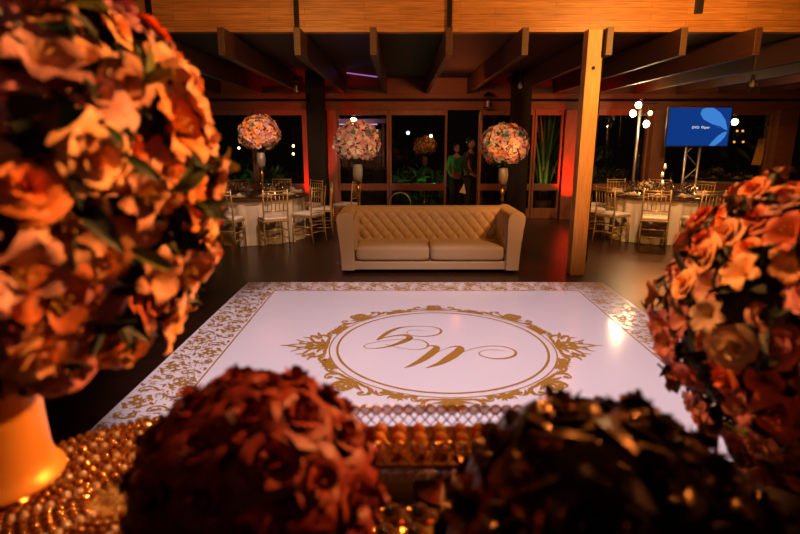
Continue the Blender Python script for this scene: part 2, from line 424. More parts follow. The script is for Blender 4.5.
def spiral(mb, p, ang, L, turns, w0, w1, z=ZP, bulb=True):
    pts = []; ws = []; x, y = p; a = ang; n = 26
    s = 1 if turns > 0 else -1
    for i in range(n+1):
        t = i/n; pts.append((x, y)); ws.append(w0+(w1-w0)*t)
        st = L/n*(1-.78*t)*1.6
        x += math.cos(a)*st; y += math.sin(a)*st; a += turns*2*PI/n*(.35+1.3*t)
    ribbon(mb, pts, ws, z)
    if bulb: mb.add([(x+w1*1.8*math.cos(2*PI*k/8), y+w1*1.8*math.sin(2*PI*k/8), z+.00002) for k in range(8)], [tuple(range(8))])
# wreath: motifs placed by angle with local frame (tangent, outward)
class Frame2:
    def __init__(s, ang, r, mir=1, sc=1): s.a = ang; s.r = r; s.m = mir; s.s = sc
    def P(s, t, o):
        a = s.a+s.m*t*s.s/s.r
        return (MX+(s.r+o*s.s)*math.cos(a), Cy+(s.r+o*s.s)*math.sin(a))
    def A(s, t, ang):      # direction: 0 = along tangent (mirrored), 90deg = outward
        a = s.a+s.m*t*s.s/s.r
        base = a+PI/2 if s.m > 0 else a-PI/2
        return base - s.m*ang if s.m > 0 else base + ang
def leafF(F, t, o, ang, L, W, bend=0): leafshape(md, F.P(t, o), F.A(t, math.radians(ang)), L*F.s, W*F.s*.66, -F.m*bend)
def spirF(F, t, o, ang, L, turns, w0, w1): spiral(md, F.P(t, o), F.A(t, math.radians(ang)), L*F.s, -F.m*turns, w0*F.s, w1*F.s)
def half(F, kind):
    # a running scroll from a palmette at t=0 towards the next motif
    leafF(F, .0, .0, 75, .11, .035, -.4)
    leafF(F, .01, .0, 50, .13, .040, -.9)
    leafF(F, .02, .0, 20, .12, .036, -.6)
    leafF(F, .03, .05, 70, .09, .03, .8)
    spirF(F, .02, .02, 45, .20, .9, .018, .011)
    spirF(F, .15, .02, 55, .15, -.9, .014, .009)
    spirF(F, .10, .01, 20, .19, 1.0, .018, .010)
    leafF(F, .13, .01, 40, .10, .034, .9)
    leafF(F, .17, .015, 60, .08, .028, -.9)
    leafF(F, .20, .0, 8, .17, .050, .35)
    spirF(F, .25, .02, 30, .13, -.9, .012, .007)
for k in range(8):
    a = PI/2*k/2
    big = (k % 4 == 0); sc = 1.22 if not big else 1.3
    if k % 4 == 2: sc = 1.1
    for mir in (1, -1):
        F = Frame2(a, .925, mir, sc); half(F, k)
        if big:      # extra plumage on the left and right tips
            for (t, o, an, L, W, b) in ((.02, .10, 80, .10, .03, .5), (.05, .09, 50, .11, .035, -.8), (.09, .08, 30, .10, .03, .9), (.05, .16, 75, .08, .025, -.6), (.015, .17, 85, .09, .022, .5), (.10, .13, 60, .07, .024, .8), (.14, .08, 50, .09, .03, -.7)):
                leafF(F, t, o, an, L, W, b)
            spirF(F, .03, .12, 40, .12, .9, .012, .008); spirF(F, .12, .10, 20, .10, .9, .012, .008)
        else:
            leafF(F, .02, .09, 70, .06, .025, -.8)
    leafF(Frame2(a, .925, 1, sc), 0, .02, 90, .12 if not big else .10, .04)
    if big: leafF(Frame2(a, .925, 1, sc), 0, .21, 90, .10, .022)
    # in-between sprig
    for mir in (1, -1):
        F = Frame2(a+PI/8, .925, mir, 1)
        leafF(F, .0, .01, 15, .10, .045, .4); leafF(F, .02, .03, 60, .07, .026, .7); spirF(F, .0, .02, 40, .09, .9, .010, .006)
# scatter of small buds
md.build('medallion', M_print, df, label='round gold scrollwork wreath')
# damask border strips
random.seed(5)
BW = .405
def damask(mb, X0, X1, Y0, Y1):
    L = X1-X0 if X1-X0 > Y1-Y0 else Y1-Y0; horiz = X1-X0 > Y1-Y0
    W = (Y1-Y0) if horiz else (X1-X0)
    def T(s, t): return (X0+s, Y0+t) if horiz else (X0+t, Y0+s)
    def TA(a): return a if horiz else PI/2-a
    sg = 1 if horiz else -1
    nx = max(1, round(L/.27)); cx = L/nx; ny = 2; cy = W/ny
    for i in range(nx):
        for j in range(ny):
            ox = (i+.5)*cx; oy = (j+.5)*cy
            f = 1 if (i+j) % 2 == 0 else -1
            if (i+j) % 2 == 0:
                for k in range(8): leafshape(mb, T(ox+.012*math.cos(k*PI/4), oy+.012*math.sin(k*PI/4)), TA(k*PI/4), .045, .022)
                for k in range(4):
                    a = PI/4+k*PI/2
                    spiral(mb, T(ox+.055*math.cos(a), oy+.055*math.sin(a)), TA(a), .085, .9*(1 if k % 2 else -1)*sg, .011, .007)
                    leafshape(mb, T(ox+.06*math.cos(a), oy+.06*math.sin(a)), TA(a+.9), .06, .02, .9*sg)
                    leafshape(mb, T(ox+.075*math.cos(a+.2), oy+.075*math.sin(a+.2)), TA(a-.9), .055, .018, -.9*sg)
            else:
                spiral(mb, T(ox-.12, oy-.07*f), TA(.6*f), .24, .95*f*sg, .016, .010)
                spiral(mb, T(ox+.12, oy+.07*f), TA(PI+.6*f), .24, .95*f*sg, .016, .010)
                for k in range(5):
                    a = .5+k*1.25
                    leafshape(mb, T(ox+.09*math.cos(a), oy+.065*math.sin(a)), TA(a+.8), .055, .022, 1.0*sg)
    nd = int(L*W*900)
    for q in range(nd):
        s_, t_ = random.uniform(.015, L-.015), random.uniform(.015, W-.015)
        leafshape(mb, T(s_, t_), random.uniform(0, 6.28), random.uniform(.014, .034), random.uniform(.005, .011), random.uniform(-1, 1), ZP+.0001)
bo = MB(); _wf[0] = 1.15
iX0, iX1, iY0, iY1 = x0+BW, x1-BW, y0+BW-.03, y1-BW+.03
damask(bo, x0+.02, x1-.02, iY1+.02, y1-.02); damask(bo, x0+.02, x1-.02, y0+.02, iY0-.02)
damask(bo, x0+.02, iX0-.02, iY0, iY1); damask(bo, iX1+.02, x1-.02, iY0, iY1)
for (a, b, c, e) in ((iX0-.012, iX1+.012, iY1, iY1+.014), (iX0-.012, iX1+.012, iY0-.014, iY0), (iX0-.014, iX0, iY0, iY1), (iX1, iX1+.014, iY0, iY1)):
    bo.bb(a, b, c, e, .0122, ZP+.0003)
_wf[0] = 1.0
bo.build('border', M_print, df, label='border of dense gold damask scrollwork')

# ---------------------------------------------------------------- sofa
sofa = thing('sofa', 'long sand velvet sofa with diamond tufted back facing the dance floor', 'sofa', (.38, 0, 0))
SF, SB = 6.55, 7.42           # front, back
MB().bb(-1.0, 1.0, SF+.03, SB-.05, .045, .15).build('base', M_velvet, sofa, bevel=.012)
def tuft(u, w):               # u, w in metres on the surface
    a = u/.145+w/.17; b = u/.145-w/.17
    return (abs(math.sin(PI*a/1)*math.sin(PI*b/1)))**.32
def back_fn(u, v):
    x = -1.0+2.0*u; w = .62*v
    y = SF+.60+.04*math.sin(v*PI/2)
    top = max(0, (v-.86)/.14)
    z = .16+w*(1-.03*top)
    edge = min(1, (1-v)/.06, )
    return (x, y-.036*tuft(x, w)*max(0, edge)+.13*top**2*.9, z)
bk = MB().grid(back_fn, 200, 80)
bk.bb(-1.0, 1.0, SF+.665, SB, .06, .765)
bk.build('backrest', M_velvet, sofa, smooth=False, bevel=0)
sofa_bk = C.objects['backrest']
for p in sofa_bk.data.polygons:
    if p.index < 16000: p.use_smooth = True
def arm(side):
    """profile in x-z (side view from the front), swept along y; flares outward, rolled top"""
    prof = []                 # from inner bottom, up the inside, over the top, down the outside
    for (x, z) in ((-.0, .045), (.0, .30), (.0, .50), (.0, .64), (.004, .70), (.022, .745), (.055, .772), (.10, .785), (.15, .782), (.19, .765), (.215, .735), (.222, .70), (.218, .65), (.205, .55), (.188, .40), (.175, .25), (.168, .12), (.165, .045)):
        prof.append((x, z))
    n = len(prof); ys = [SF+.012, SF, SF, SF+.0]; m = MB()
    Y = [SF, SF+.012]+[SF+.012+(SB-SF-.03)*k/60 for k in range(1, 60)]+[SB]
    vs = []
    for j, y in enumerate(Y):
        for i, (x, z) in enumerate(prof):
            sh = .008 if j == 0 else 0
            cx_, cz_ = .1, .4
            xx = x+(cx_-x)*sh*4*0 + (sh if x < .1 else -sh); zz = z-(sh if z > .5 else 0)
            vs.append((side*(.955+xx), y, zz))
    fs = []
    for j in range(len(Y)-1):
        for i in range(n-1): fs.append((j*n+i, j*n+i+1, (j+1)*n+i+1, (j+1)*n+i))
    fs.append(tuple(range(n))); fs.append(tuple((len(Y)-1)*n+i for i in range(n)))
    m.add(vs, fs)
    # inner tufted pad
    def pad(u, v):
        y = SF+.03+(SB-SF-.25)*u; z = .30+.42*v
        e = min(1, u/.06, (1-u)/.06, (1-v)/.08+.15)
        return (side*(.955-.004-.025*tuft(y, z)*max(0, e)), y, z)
    m.grid(pad, 70, 50)
    o = m.build('armrest', M_velvet, sofa, smooth=True)
    return o
for s_ in (-1, 1):
    o = arm(s_)
    e = o.modifiers.new('edge', 'EDGE_SPLIT'); e.split_angle = math.radians(50)
def cushion(name, xa, xb, ya, yb, za, zb, puff, mtl, parent, nu=24, nv=20, rr=.03):
    m = MB()
    cx, cy = (xa+xb)/2, (ya+yb)/2; hx, hy = (xb-xa)/2, (yb-ya)/2; zc = (za+zb)/2; hz = (zb-za)/2
    n1, n2 = 40, 24
    def sgnp(c, e): return math.copysign(abs(c)**e, c)
    def f(u, v):
        a = 2*PI*u; b = PI*(v-.5)
        x = sgnp(math.cos(b), .22)*sgnp(math.cos(a), .18); y = sgnp(math.cos(b), .22)*sgnp(math.sin(a), .18); z = sgnp(math.sin(b), .35)
        bul = puff*(1-min(1, abs(x))**3)*(1-min(1, abs(y))**3)*(1 if z > 0 else 0)*max(0, z)
        return (cx+hx*x, cy+hy*y, zc+hz*z+bul)
    m.grid(f, n1, n2)
    return m.build(name, mtl, parent, smooth=True)
cushion('seat_cushion', -.945, -.004, SF+.02, SF+.62, .152, .345, .03, M_velvet, sofa)
cushion('seat_cushion', .004, .945, SF+.02, SF+.62, .152, .345, .03, M_velvet, sofa)
for (x, y) in ((-1.02, SF+.07), (1.02, SF+.07), (-1.02, SB-.07), (1.02, SB-.07)):
    MB().lathe([(.018, 0), (.025, .05)], (x, y, 0), 12).build('leg', M_black, sofa)

# ---------------------------------------------------------------- chiavari chairs
def make_chair():
    t = thing('banquet_chair', 'gold chair', 'chair', (0, 0, 0), 0, 'gold banquet chairs round the dining tables')
    G = M_goldpaint; r = .0125
    # front legs (y = +.19), back legs run on into the raked back posts (y = -.19)
    for sx in (-1, 1):
        MB().tube([(sx*.19, .19, 0), (sx*.188, .188, .25), (sx*.185, .185, .44)], [.010, .013, .014], 8).build('leg', G, t, True)
        MB().tube([(sx*.19, -.21, 0), (sx*.188, -.185, .25), (sx*.185, -.18, .44), (sx*.185, -.195, .68), (sx*.185, -.225, .925)], [.010, .013, .014, .012, .011], 8).build('leg', G, t, True)
    MB().box((0, 0, .445), (.40, .40, .03)).build('seat', G, t, bevel=.008)
    cushion('cushion', -.195, .195, -.19, .20, .46, .50, .008, M_cush, t)
    for z, y in ((.90, -.222), (.855, -.217), (.60, -.190)):
        MB().tube([(-.185, y, z), (0, y-.012, z), (.185, y, z)], .010, 8).build('back_rail', G, t, True)
    for x in (-.12, -.06, 0, .06, .12):
        MB().tube([(x, -.196, .60), (x, -.222, .855)], [.006, .006], 6).build('spindle', G, t, True)
    for z in (.16, .28):
        for sx in (-1, 1): MB().tube([(sx*.188, -.19, z), (sx*.188, .187, z)], .007, 6).build('stretcher', G, t, True)
        MB().tube([(-.188, .188, z+.03), (.188, .188, z+.03)], .007, 6).build('stretcher', G, t, True)
        MB().tube([(-.188, -.19, z+.03), (.188, -.19, z+.03)], .007, 6).build('stretcher', G, t, True)
    return t
chair_proto = make_chair(); chair_used = []
def place_chair(x, y, face, label, group):
    """face = direction the sitter would look, radians"""
    rz = face-PI/2
    if not chair_used:
        o = chair_proto; o.location = (x, y, 0); o.rotation_euler = (0, 0, rz); o['label'] = label; o['group'] = group; chair_used.append(o)
    else: copy_tree(chair_proto, (x, y, 0), rz, label, group)

M_gloss = mat('dark_varnished_top', (.06, .028, .012), .25)
def round_table(x, y, r, label):
    t = thing('round_table', label, 'table', (x, y, 0), 0, 'round dining tables with ivory skirts')
    MB().lathe([(r, .715), (r+.006, .72), (r+.006, .745), (r, .75), (0, .75)], n=48).build('tabletop', M_gloss, t, smooth=False)
    m = MB()
    def f(u, v):
        a = 2*PI*u; q = 1-v
        fold = .012+.05*q
        rr = r-.05+.02*q+fold*(.55*math.sin(a*19)+.35*math.sin(a*31+1)+.2*math.sin(a*7))
        return (rr*math.cos(a), rr*math.sin(a), .006+.706*v)
    m.grid(f, 200, 10); m.build('table_skirt', M_cloth, t, True)
    MB().lathe([(.25, 0), (.25, .03), (.05, .06), (.05, .70), (.3, .714)], n=20).build('pedestal', M_dark, t)
    return t
gprof = [(.033, 0), (.033, .003), (.006, .008), (.005, .085), (.02, .10), (.036, .13), (.036, .165), (.030, .20)]
g_me = MB().lathe(gprof, n=12).mesh('wine_glass', M_glass, True)
ch_me = MB().lathe([(.0, .0), (.11, 0), (.145, .012), (.147, .016), (.11, .006), (0, .006)], n=28).mesh('charger_plate', M_plate, True)
pl_me = MB().lathe([(0, .0), (.08, 0), (.115, .014), (.116, .017), (.08, .006), (0, .006)], n=28).mesh('dinner_plate', M_china, True)
m = MB(); m.grid(lambda u, v: (-.05+.10*u, -.08+.16*v, .012+.035*math.sin(PI*u)*(.35+.65*abs(2*v-1))), 10, 10)
nk_me = m.mesh('napkin', M_napkin, True)
def settings(x, y, r, n, a0, desc, vis=lambda a: True, skip=()):
    for k in range(n):
        a = a0+2*PI*k/n
        ca, sa = math.cos(a), math.sin(a)
        o = link('charger_plate', ch_me); o.location = (x+ca*(r-.17), y+sa*(r-.17), .751); tag(o, 'round gold charger plate laid on the %s' % desc, 'plate', 'gold chargers on the %s' % desc)
        o = link('dinner_plate', pl_me); o.location = (x+ca*(r-.17), y+sa*(r-.17), .7675); tag(o, 'white dinner plate on a gold charger on the %s' % desc, 'plate', 'white plates on the %s' % desc)
        o = link('napkin', nk_me); o.location = (x+ca*(r-.17), y+sa*(r-.17), .7745); o.rotation_euler = (0, 0, a+PI/2); tag(o, 'folded beige napkin on a white plate on the %s' % desc, 'napkin', 'napkins on the %s' % desc)
        for j, (da, rr) in enumerate(((.20, r-.36), (.30, r-.29), (.09, r-.41))):
            b = a+da
            o = link('wine_glass', g_me); o.location = (x+math.cos(b)*rr, y+math.sin(b)*rr, .751); o.scale = (1, 1, 1-.12*j)
            tag(o, 'clear stemmed wine glass standing on the %s' % desc, 'glass', 'stemmed glasses on the %s' % desc)

LT = (-2.49, 9.2, .88); RT = (4.43, 9.2, .85); FT = (7.9, 13.3, .85)
def ringch(T, a0, n, names, group, rr=None):
    for k in range(n):
        if names[k] is None: continue
        a = math.radians(a0+360/n*k); R_ = (T[2]+.22) if rr is None else rr
        place_chair(T[0]+R_*math.cos(a), T[1]+R_*math.sin(a), a+PI, names[k], group)
round_table(*LT, 'round dining table with ivory skirt behind the left end of the sofa')
round_table(*RT, 'round dining table with ivory skirt right of the pale wooden post')
round_table(*FT, 'round dining table on the dark terrace beyond the glass, right of the television')
ringch(LT, -62, 10, ['gold chair seen from behind, tucked in front of the left dining table', 'gold chair at the left dining table, nearest the sofa and turned sideways',
    'gold chair at the left dining table, just in front of the wide dark post', 'gold chair behind the left dining table, near the red lit window frame', 'gold chair at the back of the left dining table, towards the window',
    'gold chair at the back of the left dining table, behind the tall flower vase', 'gold chair at the far left back of the left dining table', 'gold chair at the left dining table, fully behind the big bouquet', 'gold chair at the left dining table, mostly behind the big bouquet', 'gold chair at the left dining table, half hidden by the big bouquet'], 'chairs round the left dining table')
ringch(RT, -116, 10, ['gold chair seen from behind, in the middle front of the right dining table', 'gold chair at the right dining table, just left of the bouquet of the buffet', 'gold chair at the right dining table, partly hidden by the front right bouquet',
    'gold chair at the right end of the right dining table', 'gold chair behind the right dining table, right of the screen stand', 'gold chair behind the right dining table, under the screen stand',
    'gold chair behind the right dining table, behind the low centrepiece', 'gold chair at the back of the right dining table, behind the light pole', 'gold chair at the back left of the right dining table, beside the pale post', 'gold chair at the right dining table, turned sideways next to the pale post'], 'chairs round the right dining table')
for k, (x, y, f, lb) in enumerate(((-1.0, 10.0, 160, 'gold chair standing apart between the left dining table and the sofa back'), (6.35, 9.9, 200, 'gold chair standing right of the screen stand, near the front right bouquet'), (6.9, 10.3, 180, 'gold chair furthest right in the room, above the front right bouquet'))):
    place_chair(x, y, math.radians(f), lb, 'chairs standing apart')
settings(*LT, 10, math.radians(-62), 'left dining table')
settings(*RT, 10, math.radians(-116), 'right dining table')
settings(*FT, 8, 0, 'terrace dining table')

# ---------------------------------------------------------------- flowers
def petal_patch(mb, fn, nu=5, nv=5): mb.grid(fn, nu, nv)
def rose_mesh(name, mtl, N=17, nu=5, nv=5, seed=1, loose=1.0):
    rnd = random.Random(seed); m = MB()
    for i in range(N):
        f = i/(N-1); a0 = i*2.39996+rnd.uniform(-.2, .2)
        r0 = .10+.52*f**.9; hw = .95-.15*f+.15*(1-f)
        H = .62-.30*f+rnd.uniform(-.04, .04); curl = (.05+.42*f**1.4)*loose; wob = rnd.uniform(0, 6)
        def fn(u, v):
            s = 2*u-1
            ang = a0+s*hw*(.45+.55*math.sin(PI*min(1, v*.55+.12)))
            rad = r0*(.30+.70*v**.55)+curl*v**3+.02*math.sin(3*s+wob)*v
            z = -.12+.10*(1-f)+H*v*(1-.28*s*s*v)-curl*.75*max(0, v-.6)**1.5*2.2+.02*math.sin(5*s+wob)*v
            return (rad*math.cos(ang), rad*math.sin(ang), z)
        m.grid(fn, nu, nv)
    m.ball((0, 0, .12), .13, 8, 6, (1, 1, 1.9))
    return m.mesh(name, mtl, True)
def lily_mesh(name, mtl, n=6, seed=1, wide=.34, nu=4, nv=6, ruff=.03, stamen=True):
    rnd = random.Random(seed); m = MB()
    for i in range(n):
        a0 = 2*PI*i/n+rnd.uniform(-.12, .12); L = 1.0+rnd.uniform(-.08, .08); up = .55 if i % 2 else .42; ph = rnd.uniform(0, 6)
        def fn(u, v):
            s = 2*u-1
            w = wide*(math.sin(PI*min(1, .10+.86*v**.85)))**.75
            d = .08+.95*L*v-.15*max(0, v-.6)
            z = up*math.sin(PI*.62*v)*1.0-.25*max(0, v-.7)+.12*s*s*(1-v)+ruff*math.sin(6*v+4*s+ph)
            x = d; y = s*w
            return (x*math.cos(a0)-y*math.sin(a0), x*math.sin(a0)+y*math.cos(a0), z+(-.004 if i % 2 else .01))
        m.grid(fn, nu, nv)
    if stamen:
        m.cur = 1
        for k in range(5):
            a = 2*PI*k/5+.3
            m.tube([(.03*math.cos(a), .03*math.sin(a), .02), (.10*math.cos(a), .10*math.sin(a), .35), (.2*math.cos(a), .2*math.sin(a), .55)], [.014, .012, .028], 5)
    return m.mesh(name, [mtl, M_stamen], True)
def leaf_into(mb, p, d, nrm, L, W, bend=.3):
    d = d.normalized(); sd = d.cross(nrm).normalized(); up = sd.cross(d).normalized()
    def fn(u, v):
        s = 2*u-1; w = W*math.sin(PI*min(1, .05+.93*v))**.8
        return p+d*(L*v)+sd*(s*w*.5)+up*(bend*L*(v-v*v*1.3)+.18*W*abs(s))
    mb.grid(fn, 2, 4)
def fib(n, rnd=None, j=.0):
    out = []
    for i in range(n):
        z = 1-2*(i+.5)/n; a = i*2.39996323; r = math.sqrt(1-z*z)
        v = Vector((r*math.cos(a), r*math.sin(a), z))
        if rnd: v = (v+Vector((rnd.uniform(-j, j), rnd.uniform(-j, j), rnd.uniform(-j, j)))).normalized()
        out.append(v)
    return out
FL = {}
for nm, mm in (('pink', M_pink), ('peach', M_peach), ('orange', M_orange), ('cream', M_cream), ('rosepink', M_rosepink)):
    FL['rose', nm] = rose_mesh('rose_'+nm, mm, 19, 6, 6, hash(nm) % 7 if False else len(nm))
    FL['lily', nm] = lily_mesh('lily_'+nm, mm, 6, len(nm), .36)
    FL['srose', nm] = rose_mesh('small_rose_'+nm, mm, 9, 3, 3, len(nm)+3)
    FL['slily', nm] = lily_mesh('small_lily_'+nm, mm, 5, len(nm)+2, .42, 2, 3, .03, False)
succ = MB()
for i in range(20):
    a = i*2.39996; f = i/19; d = Vector((math.cos(a), math.sin(a), 1.4-1.3*f)); leaf_into(succ, Vector((0, 0, 0)), d, Vector((0, 0, 1)), .35+.6*f, .34, .15)
FL['succulent', 'teal'] = succ.mesh('succulent', M_teal, True)
bud = MB().ball((0, 0, .2), .35, 8, 6, (1, 1, 1.5)); FL['bud', 'cream'] = bud.mesh('bud', M_cream, True)

def place_bloom(parent, pos, nrm, me, name, sc, rnd, tilt=.35):
    o = link(name, me, parent)
    nrm = (nrm+Vector((rnd.uniform(-tilt, tilt), rnd.uniform(-tilt, tilt), rnd.uniform(-tilt, tilt)))).normalized()
    q = nrm.to_track_quat('Z', 'Y').to_matrix() @ Matrix.Rotation(rnd.uniform(0, 6.28), 3, 'Z')
    o.location = pos; o.rotation_euler = q.to_euler(); o.scale = (sc, sc, sc)
    return o
def foliage(parent, R, n, L, W, seed, dark=True, sq=(1, 1, 1), core=True, mtl=None, where=None, flat=-9):
    rnd = random.Random(seed); m = MB()
    if core: m.ball((0, 0, 0), R*.86, 20, 14, sq)
    m.v = [(a, b, max(c_, flat*R*.9)) for a, b, c_ in m.v]
    for v in fib(n, rnd, .12):
        if where and not where(v): continue
        t = Vector((rnd.uniform(-1, 1), rnd.uniform(-1, 1), rnd.uniform(-1, 1))).cross(v).normalized()
        p = Vector((v.x*sq[0], v.y*sq[1], max(flat, v.z*sq[2])))*R*.86
        leaf_into(m, p, v*rnd.uniform(.5, 1.2)+t, v, L*rnd.uniform(.7, 1.2), W*rnd.uniform(.8, 1.2), rnd.uniform(0, .4))
    o = m.build('foliage', mtl or M_leafd, parent, True); o['kind'] = 'stuff'
    return o

# slim gold stand with a crystal goblet and a ball of flowers
def tall_vase(loc, h, R, label, seed, pal, nb=95, group='tall gold flower stands'):
    """h = height of the flower ball's centre above loc"""
    rnd = random.Random(seed)
    t = thing('flower_stand', label, 'flower arrangement', loc, 0, group)
    g0 = h-R*.86-.27      # bottom of goblet
    MB().lathe([(0, 0), (.10, 0), (.105, .012), (.06, .025), (.022, .05)], n=24).build('base', M_gold, t, True)
    s = [(.022, .05), (.014, .09), (.012, g0*.4), (.012, g0-.26), (.018, g0-.24), (.030, g0-.21), (.016, g0-.18), (.022, g0-.15), (.040, g0-.11), (.022, g0-.07), (.014, g0-.05), (.035, g0-.01), (.045, g0)]
    MB().lathe(s, n=16).build('stem', M_gold, t, True)
    gb = MB().lathe([(.03, g0), (.058, g0+.03), (.072, g0+.09), (.075, g0+.16), (.066, g0+.23), (.069, g0+.25)], n=20).build('goblet', M_gobl, t, True)
    s = link('flower_ball', None, t) if False else None
    hub = (0, 0, h)
    f = foliage(t, R, 260, R*.26, R*.08, seed, mtl=M_leaf, sq=(1, 1, .86)); f.location = hub
    dirs = [v for v in fib(nb*3, rnd, .05) if v.z > -.8]
    dirs.sort(key=lambda v: v.y)
    rest = {}
    for i, v in enumerate(dirs):
        k = rnd.random(); nm = rnd.choice(pal)
        kind = 'srose' if k < .6 else 'slily'
        w = Vector((v.x, v.y, v.z*(.90 if v.z > 0 else .82)))
        p = Vector(hub)+w*R*rnd.uniform(.84, 1.0); sc = R*rnd.uniform(.13, .19)
        if i < 98: place_bloom(t, p, v, FL[kind, nm], 'rose' if kind == 'srose' else 'lily', sc, rnd)
        else: rest.setdefault(nm, []).append((p, v, sc, kind))
    bk = MB(); mts = []
    for nm, L_ in rest.items():
        mts.append({'pink': M_pink, 'peach': M_peach, 'orange': M_orange, 'cream': M_cream, 'rosepink': M_rosepink}[nm]); bk.cur = len(mts)-1
        for p, v, sc, kind in L_:
            me = FL[kind, nm]; q = v.to_track_quat('Z', 'Y').to_matrix()
            bk.add([p+q@(x.co*sc) for x in me.vertices], [tuple(f.vertices) for f in me.polygons])
    o = bk.build('back_blooms', mts, t, True); o['kind'] = 'stuff' 
    for v in (Vector((-.1, -.9, .45)), Vector((.55, -.7, .5)), Vector((-.75, -.6, .1))):
        v.normalize(); place_bloom(t, Vector(hub)+v*R*.98, v, FL['succulent', 'teal'], 'succulent', R*.20, rnd, .1)
    return t
M_gobl = mat('cut_crystal', (.34, .30, .26), .18, .25, bump=.9, bscale=90)
p1 = at(357, 143, 7.9); p2 = at(505, 146, 7.9); p3 = at(259, 134, 9.2)
tall_vase((p1.x, 7.95, 0), p1.z, .335, 'slim gold stand with pale pink flower ball behind the left half of the sofa', 11, ['pink', 'pink', 'rosepink', 'cream'])
tall_vase((p2.x, 7.95, 0), p2.z, .345, 'slim gold stand with peach and orange flower ball behind the right end of the sofa', 12, ['peach', 'pink', 'rosepink', 'peach', 'cream', 'orange'])
tall_vase((p3.x+.01, 9.2, .751), p3.z-.751, .335, 'tall gold vase with flower ball standing on the left dining table', 13, ['pink', 'rosepink', 'peach', 'orange'], 90)
# low centrepieces
def low_piece(x, y, z, R, label, seed, pal, n=40):
    rnd = random.Random(seed)
    t = thing('flower_centrepiece', label, 'flower arrangement', (x, y, z), 0)
    MB().lathe([(0, 0), (.06, 0), (.075, .05), (.08, .07), (.07, .07), (.06, .02), (0, .02)], n=20).build('bowl', M_gold, t, True)
    f = foliage(t, R, 90, R*.4, R*.15, seed, sq=(1.25, 1.1, .7), mtl=M_leaf); f.location = (0, 0, .06+R*.62)
    for v in fib(n, rnd, .08):
        if v.z < -.35: continue
        place_bloom(t, Vector((v.x*1.25, v.y*1.1, v.z*.7))*R*.92+Vector((0, 0, .06+R*.62)), v, FL[rnd.choice(['srose', 'slily']), rnd.choice(pal)], 'rose', R*.30, rnd)
    return t
cp = at(645, 190, 9.3)
low_piece(cp.x, 9.26, .751, .115, 'low bowl of cream and peach flowers on the right dining table', 21, ['cream', 'peach', 'cream'])
low_piece(7.7, 13.2, .751, .14, 'low bowl of flowers on the terrace dining table', 22, ['cream', 'pink'])
# reflection of orange flowers in the glass, modelled as a stand on the terrace
q = at(425, 146, 14.5)
tall_vase((q.x, 14.5, 0), q.z, .30, 'ball of orange flowers beyond the glass, modelling a reflection in it', 14, ['orange', 'peach'], 50, 'reflected flower ball')
point('reflected_flower_light', (q.x+.5, 14.0, 2.2), 5, (1, .38, .08))  # added lamp for the flowers that stand for a reflection

# candle stand and tea lights
def candles(x, y):
    t = thing('candle_stand', 'tall glass candle stand with floating lit candles, behind the right table centrepiece', 'candle', (x, y, .751))
    MB().lathe([(0, 0), (.05, 0), (.05, .01), (.012, .03), (.010, .08), (.03, .12)], n=16).build('base', M_gold, t, True)
    for i, (dx, z) in enumerate(((0, .14), (-.02, .28), (.01, .42))):
        MB().lathe([(0, z-.02), (.03, z-.01), (.036, z+.03)], (dx, 0, 0), 14).build('cup', M_glass, t, True)
        cn = MB().lathe([(0, z-.005), (.026, z-.005), (.026, z+.035), (0, z+.04)], (dx, 0, 0), 12).build('candle', M_wax, t, True)
        MB().ball((dx, 0, z+.06), .011, 8, 8, (1, 1, 1.9)).build('flame', M_flame, cn, True)
        MB().tube([(dx, 0, z-.10), (dx, 0, z-.02)], .006, 6).build('stem', M_gold, t)
cs = at(662, 187, 9.35)
candles(cs.x, 9.35)
point('candle_light', (cs.x, 9.28, 1.30), 2.0, (1, .45, .14), .03)
tl = MB(); 
def tealight(x, y, z, label):
    t = thing('tea_light', label, 'candle', (x, y, z), 0, 'tea lights')
    MB().lathe([(0, 0), (.028, 0), (.034, .05), (.030, .05), (.025, .004), (0, .004)], n=14).build('glass_cup', M_glass, t, True)
    MB().ball((0, 0, .03), .009, 8, 6, (1, 1, 1.8)).build('flame', M_flame, t, True)
tealight(4.0, 8.95, .751, 'small lit tea light on the right dining table, left of the flowers')
tealight(4.95, 9.0, .751, 'small lit tea light on the right dining table, right of the flowers')
tealight(-2.1, 9.0, .751, 'small lit tea light on the left dining table')
tealight(-1.45, 11.2, 0, 'small lit tea light on the floor beside the red lit frame')
point('tea_light_glow', (4.05, 8.85, .86), .6, (1, .45, .12), .02)
point('tea_light_glow', (4.95, 8.9, .86), .6, (1, .45, .12), .02)

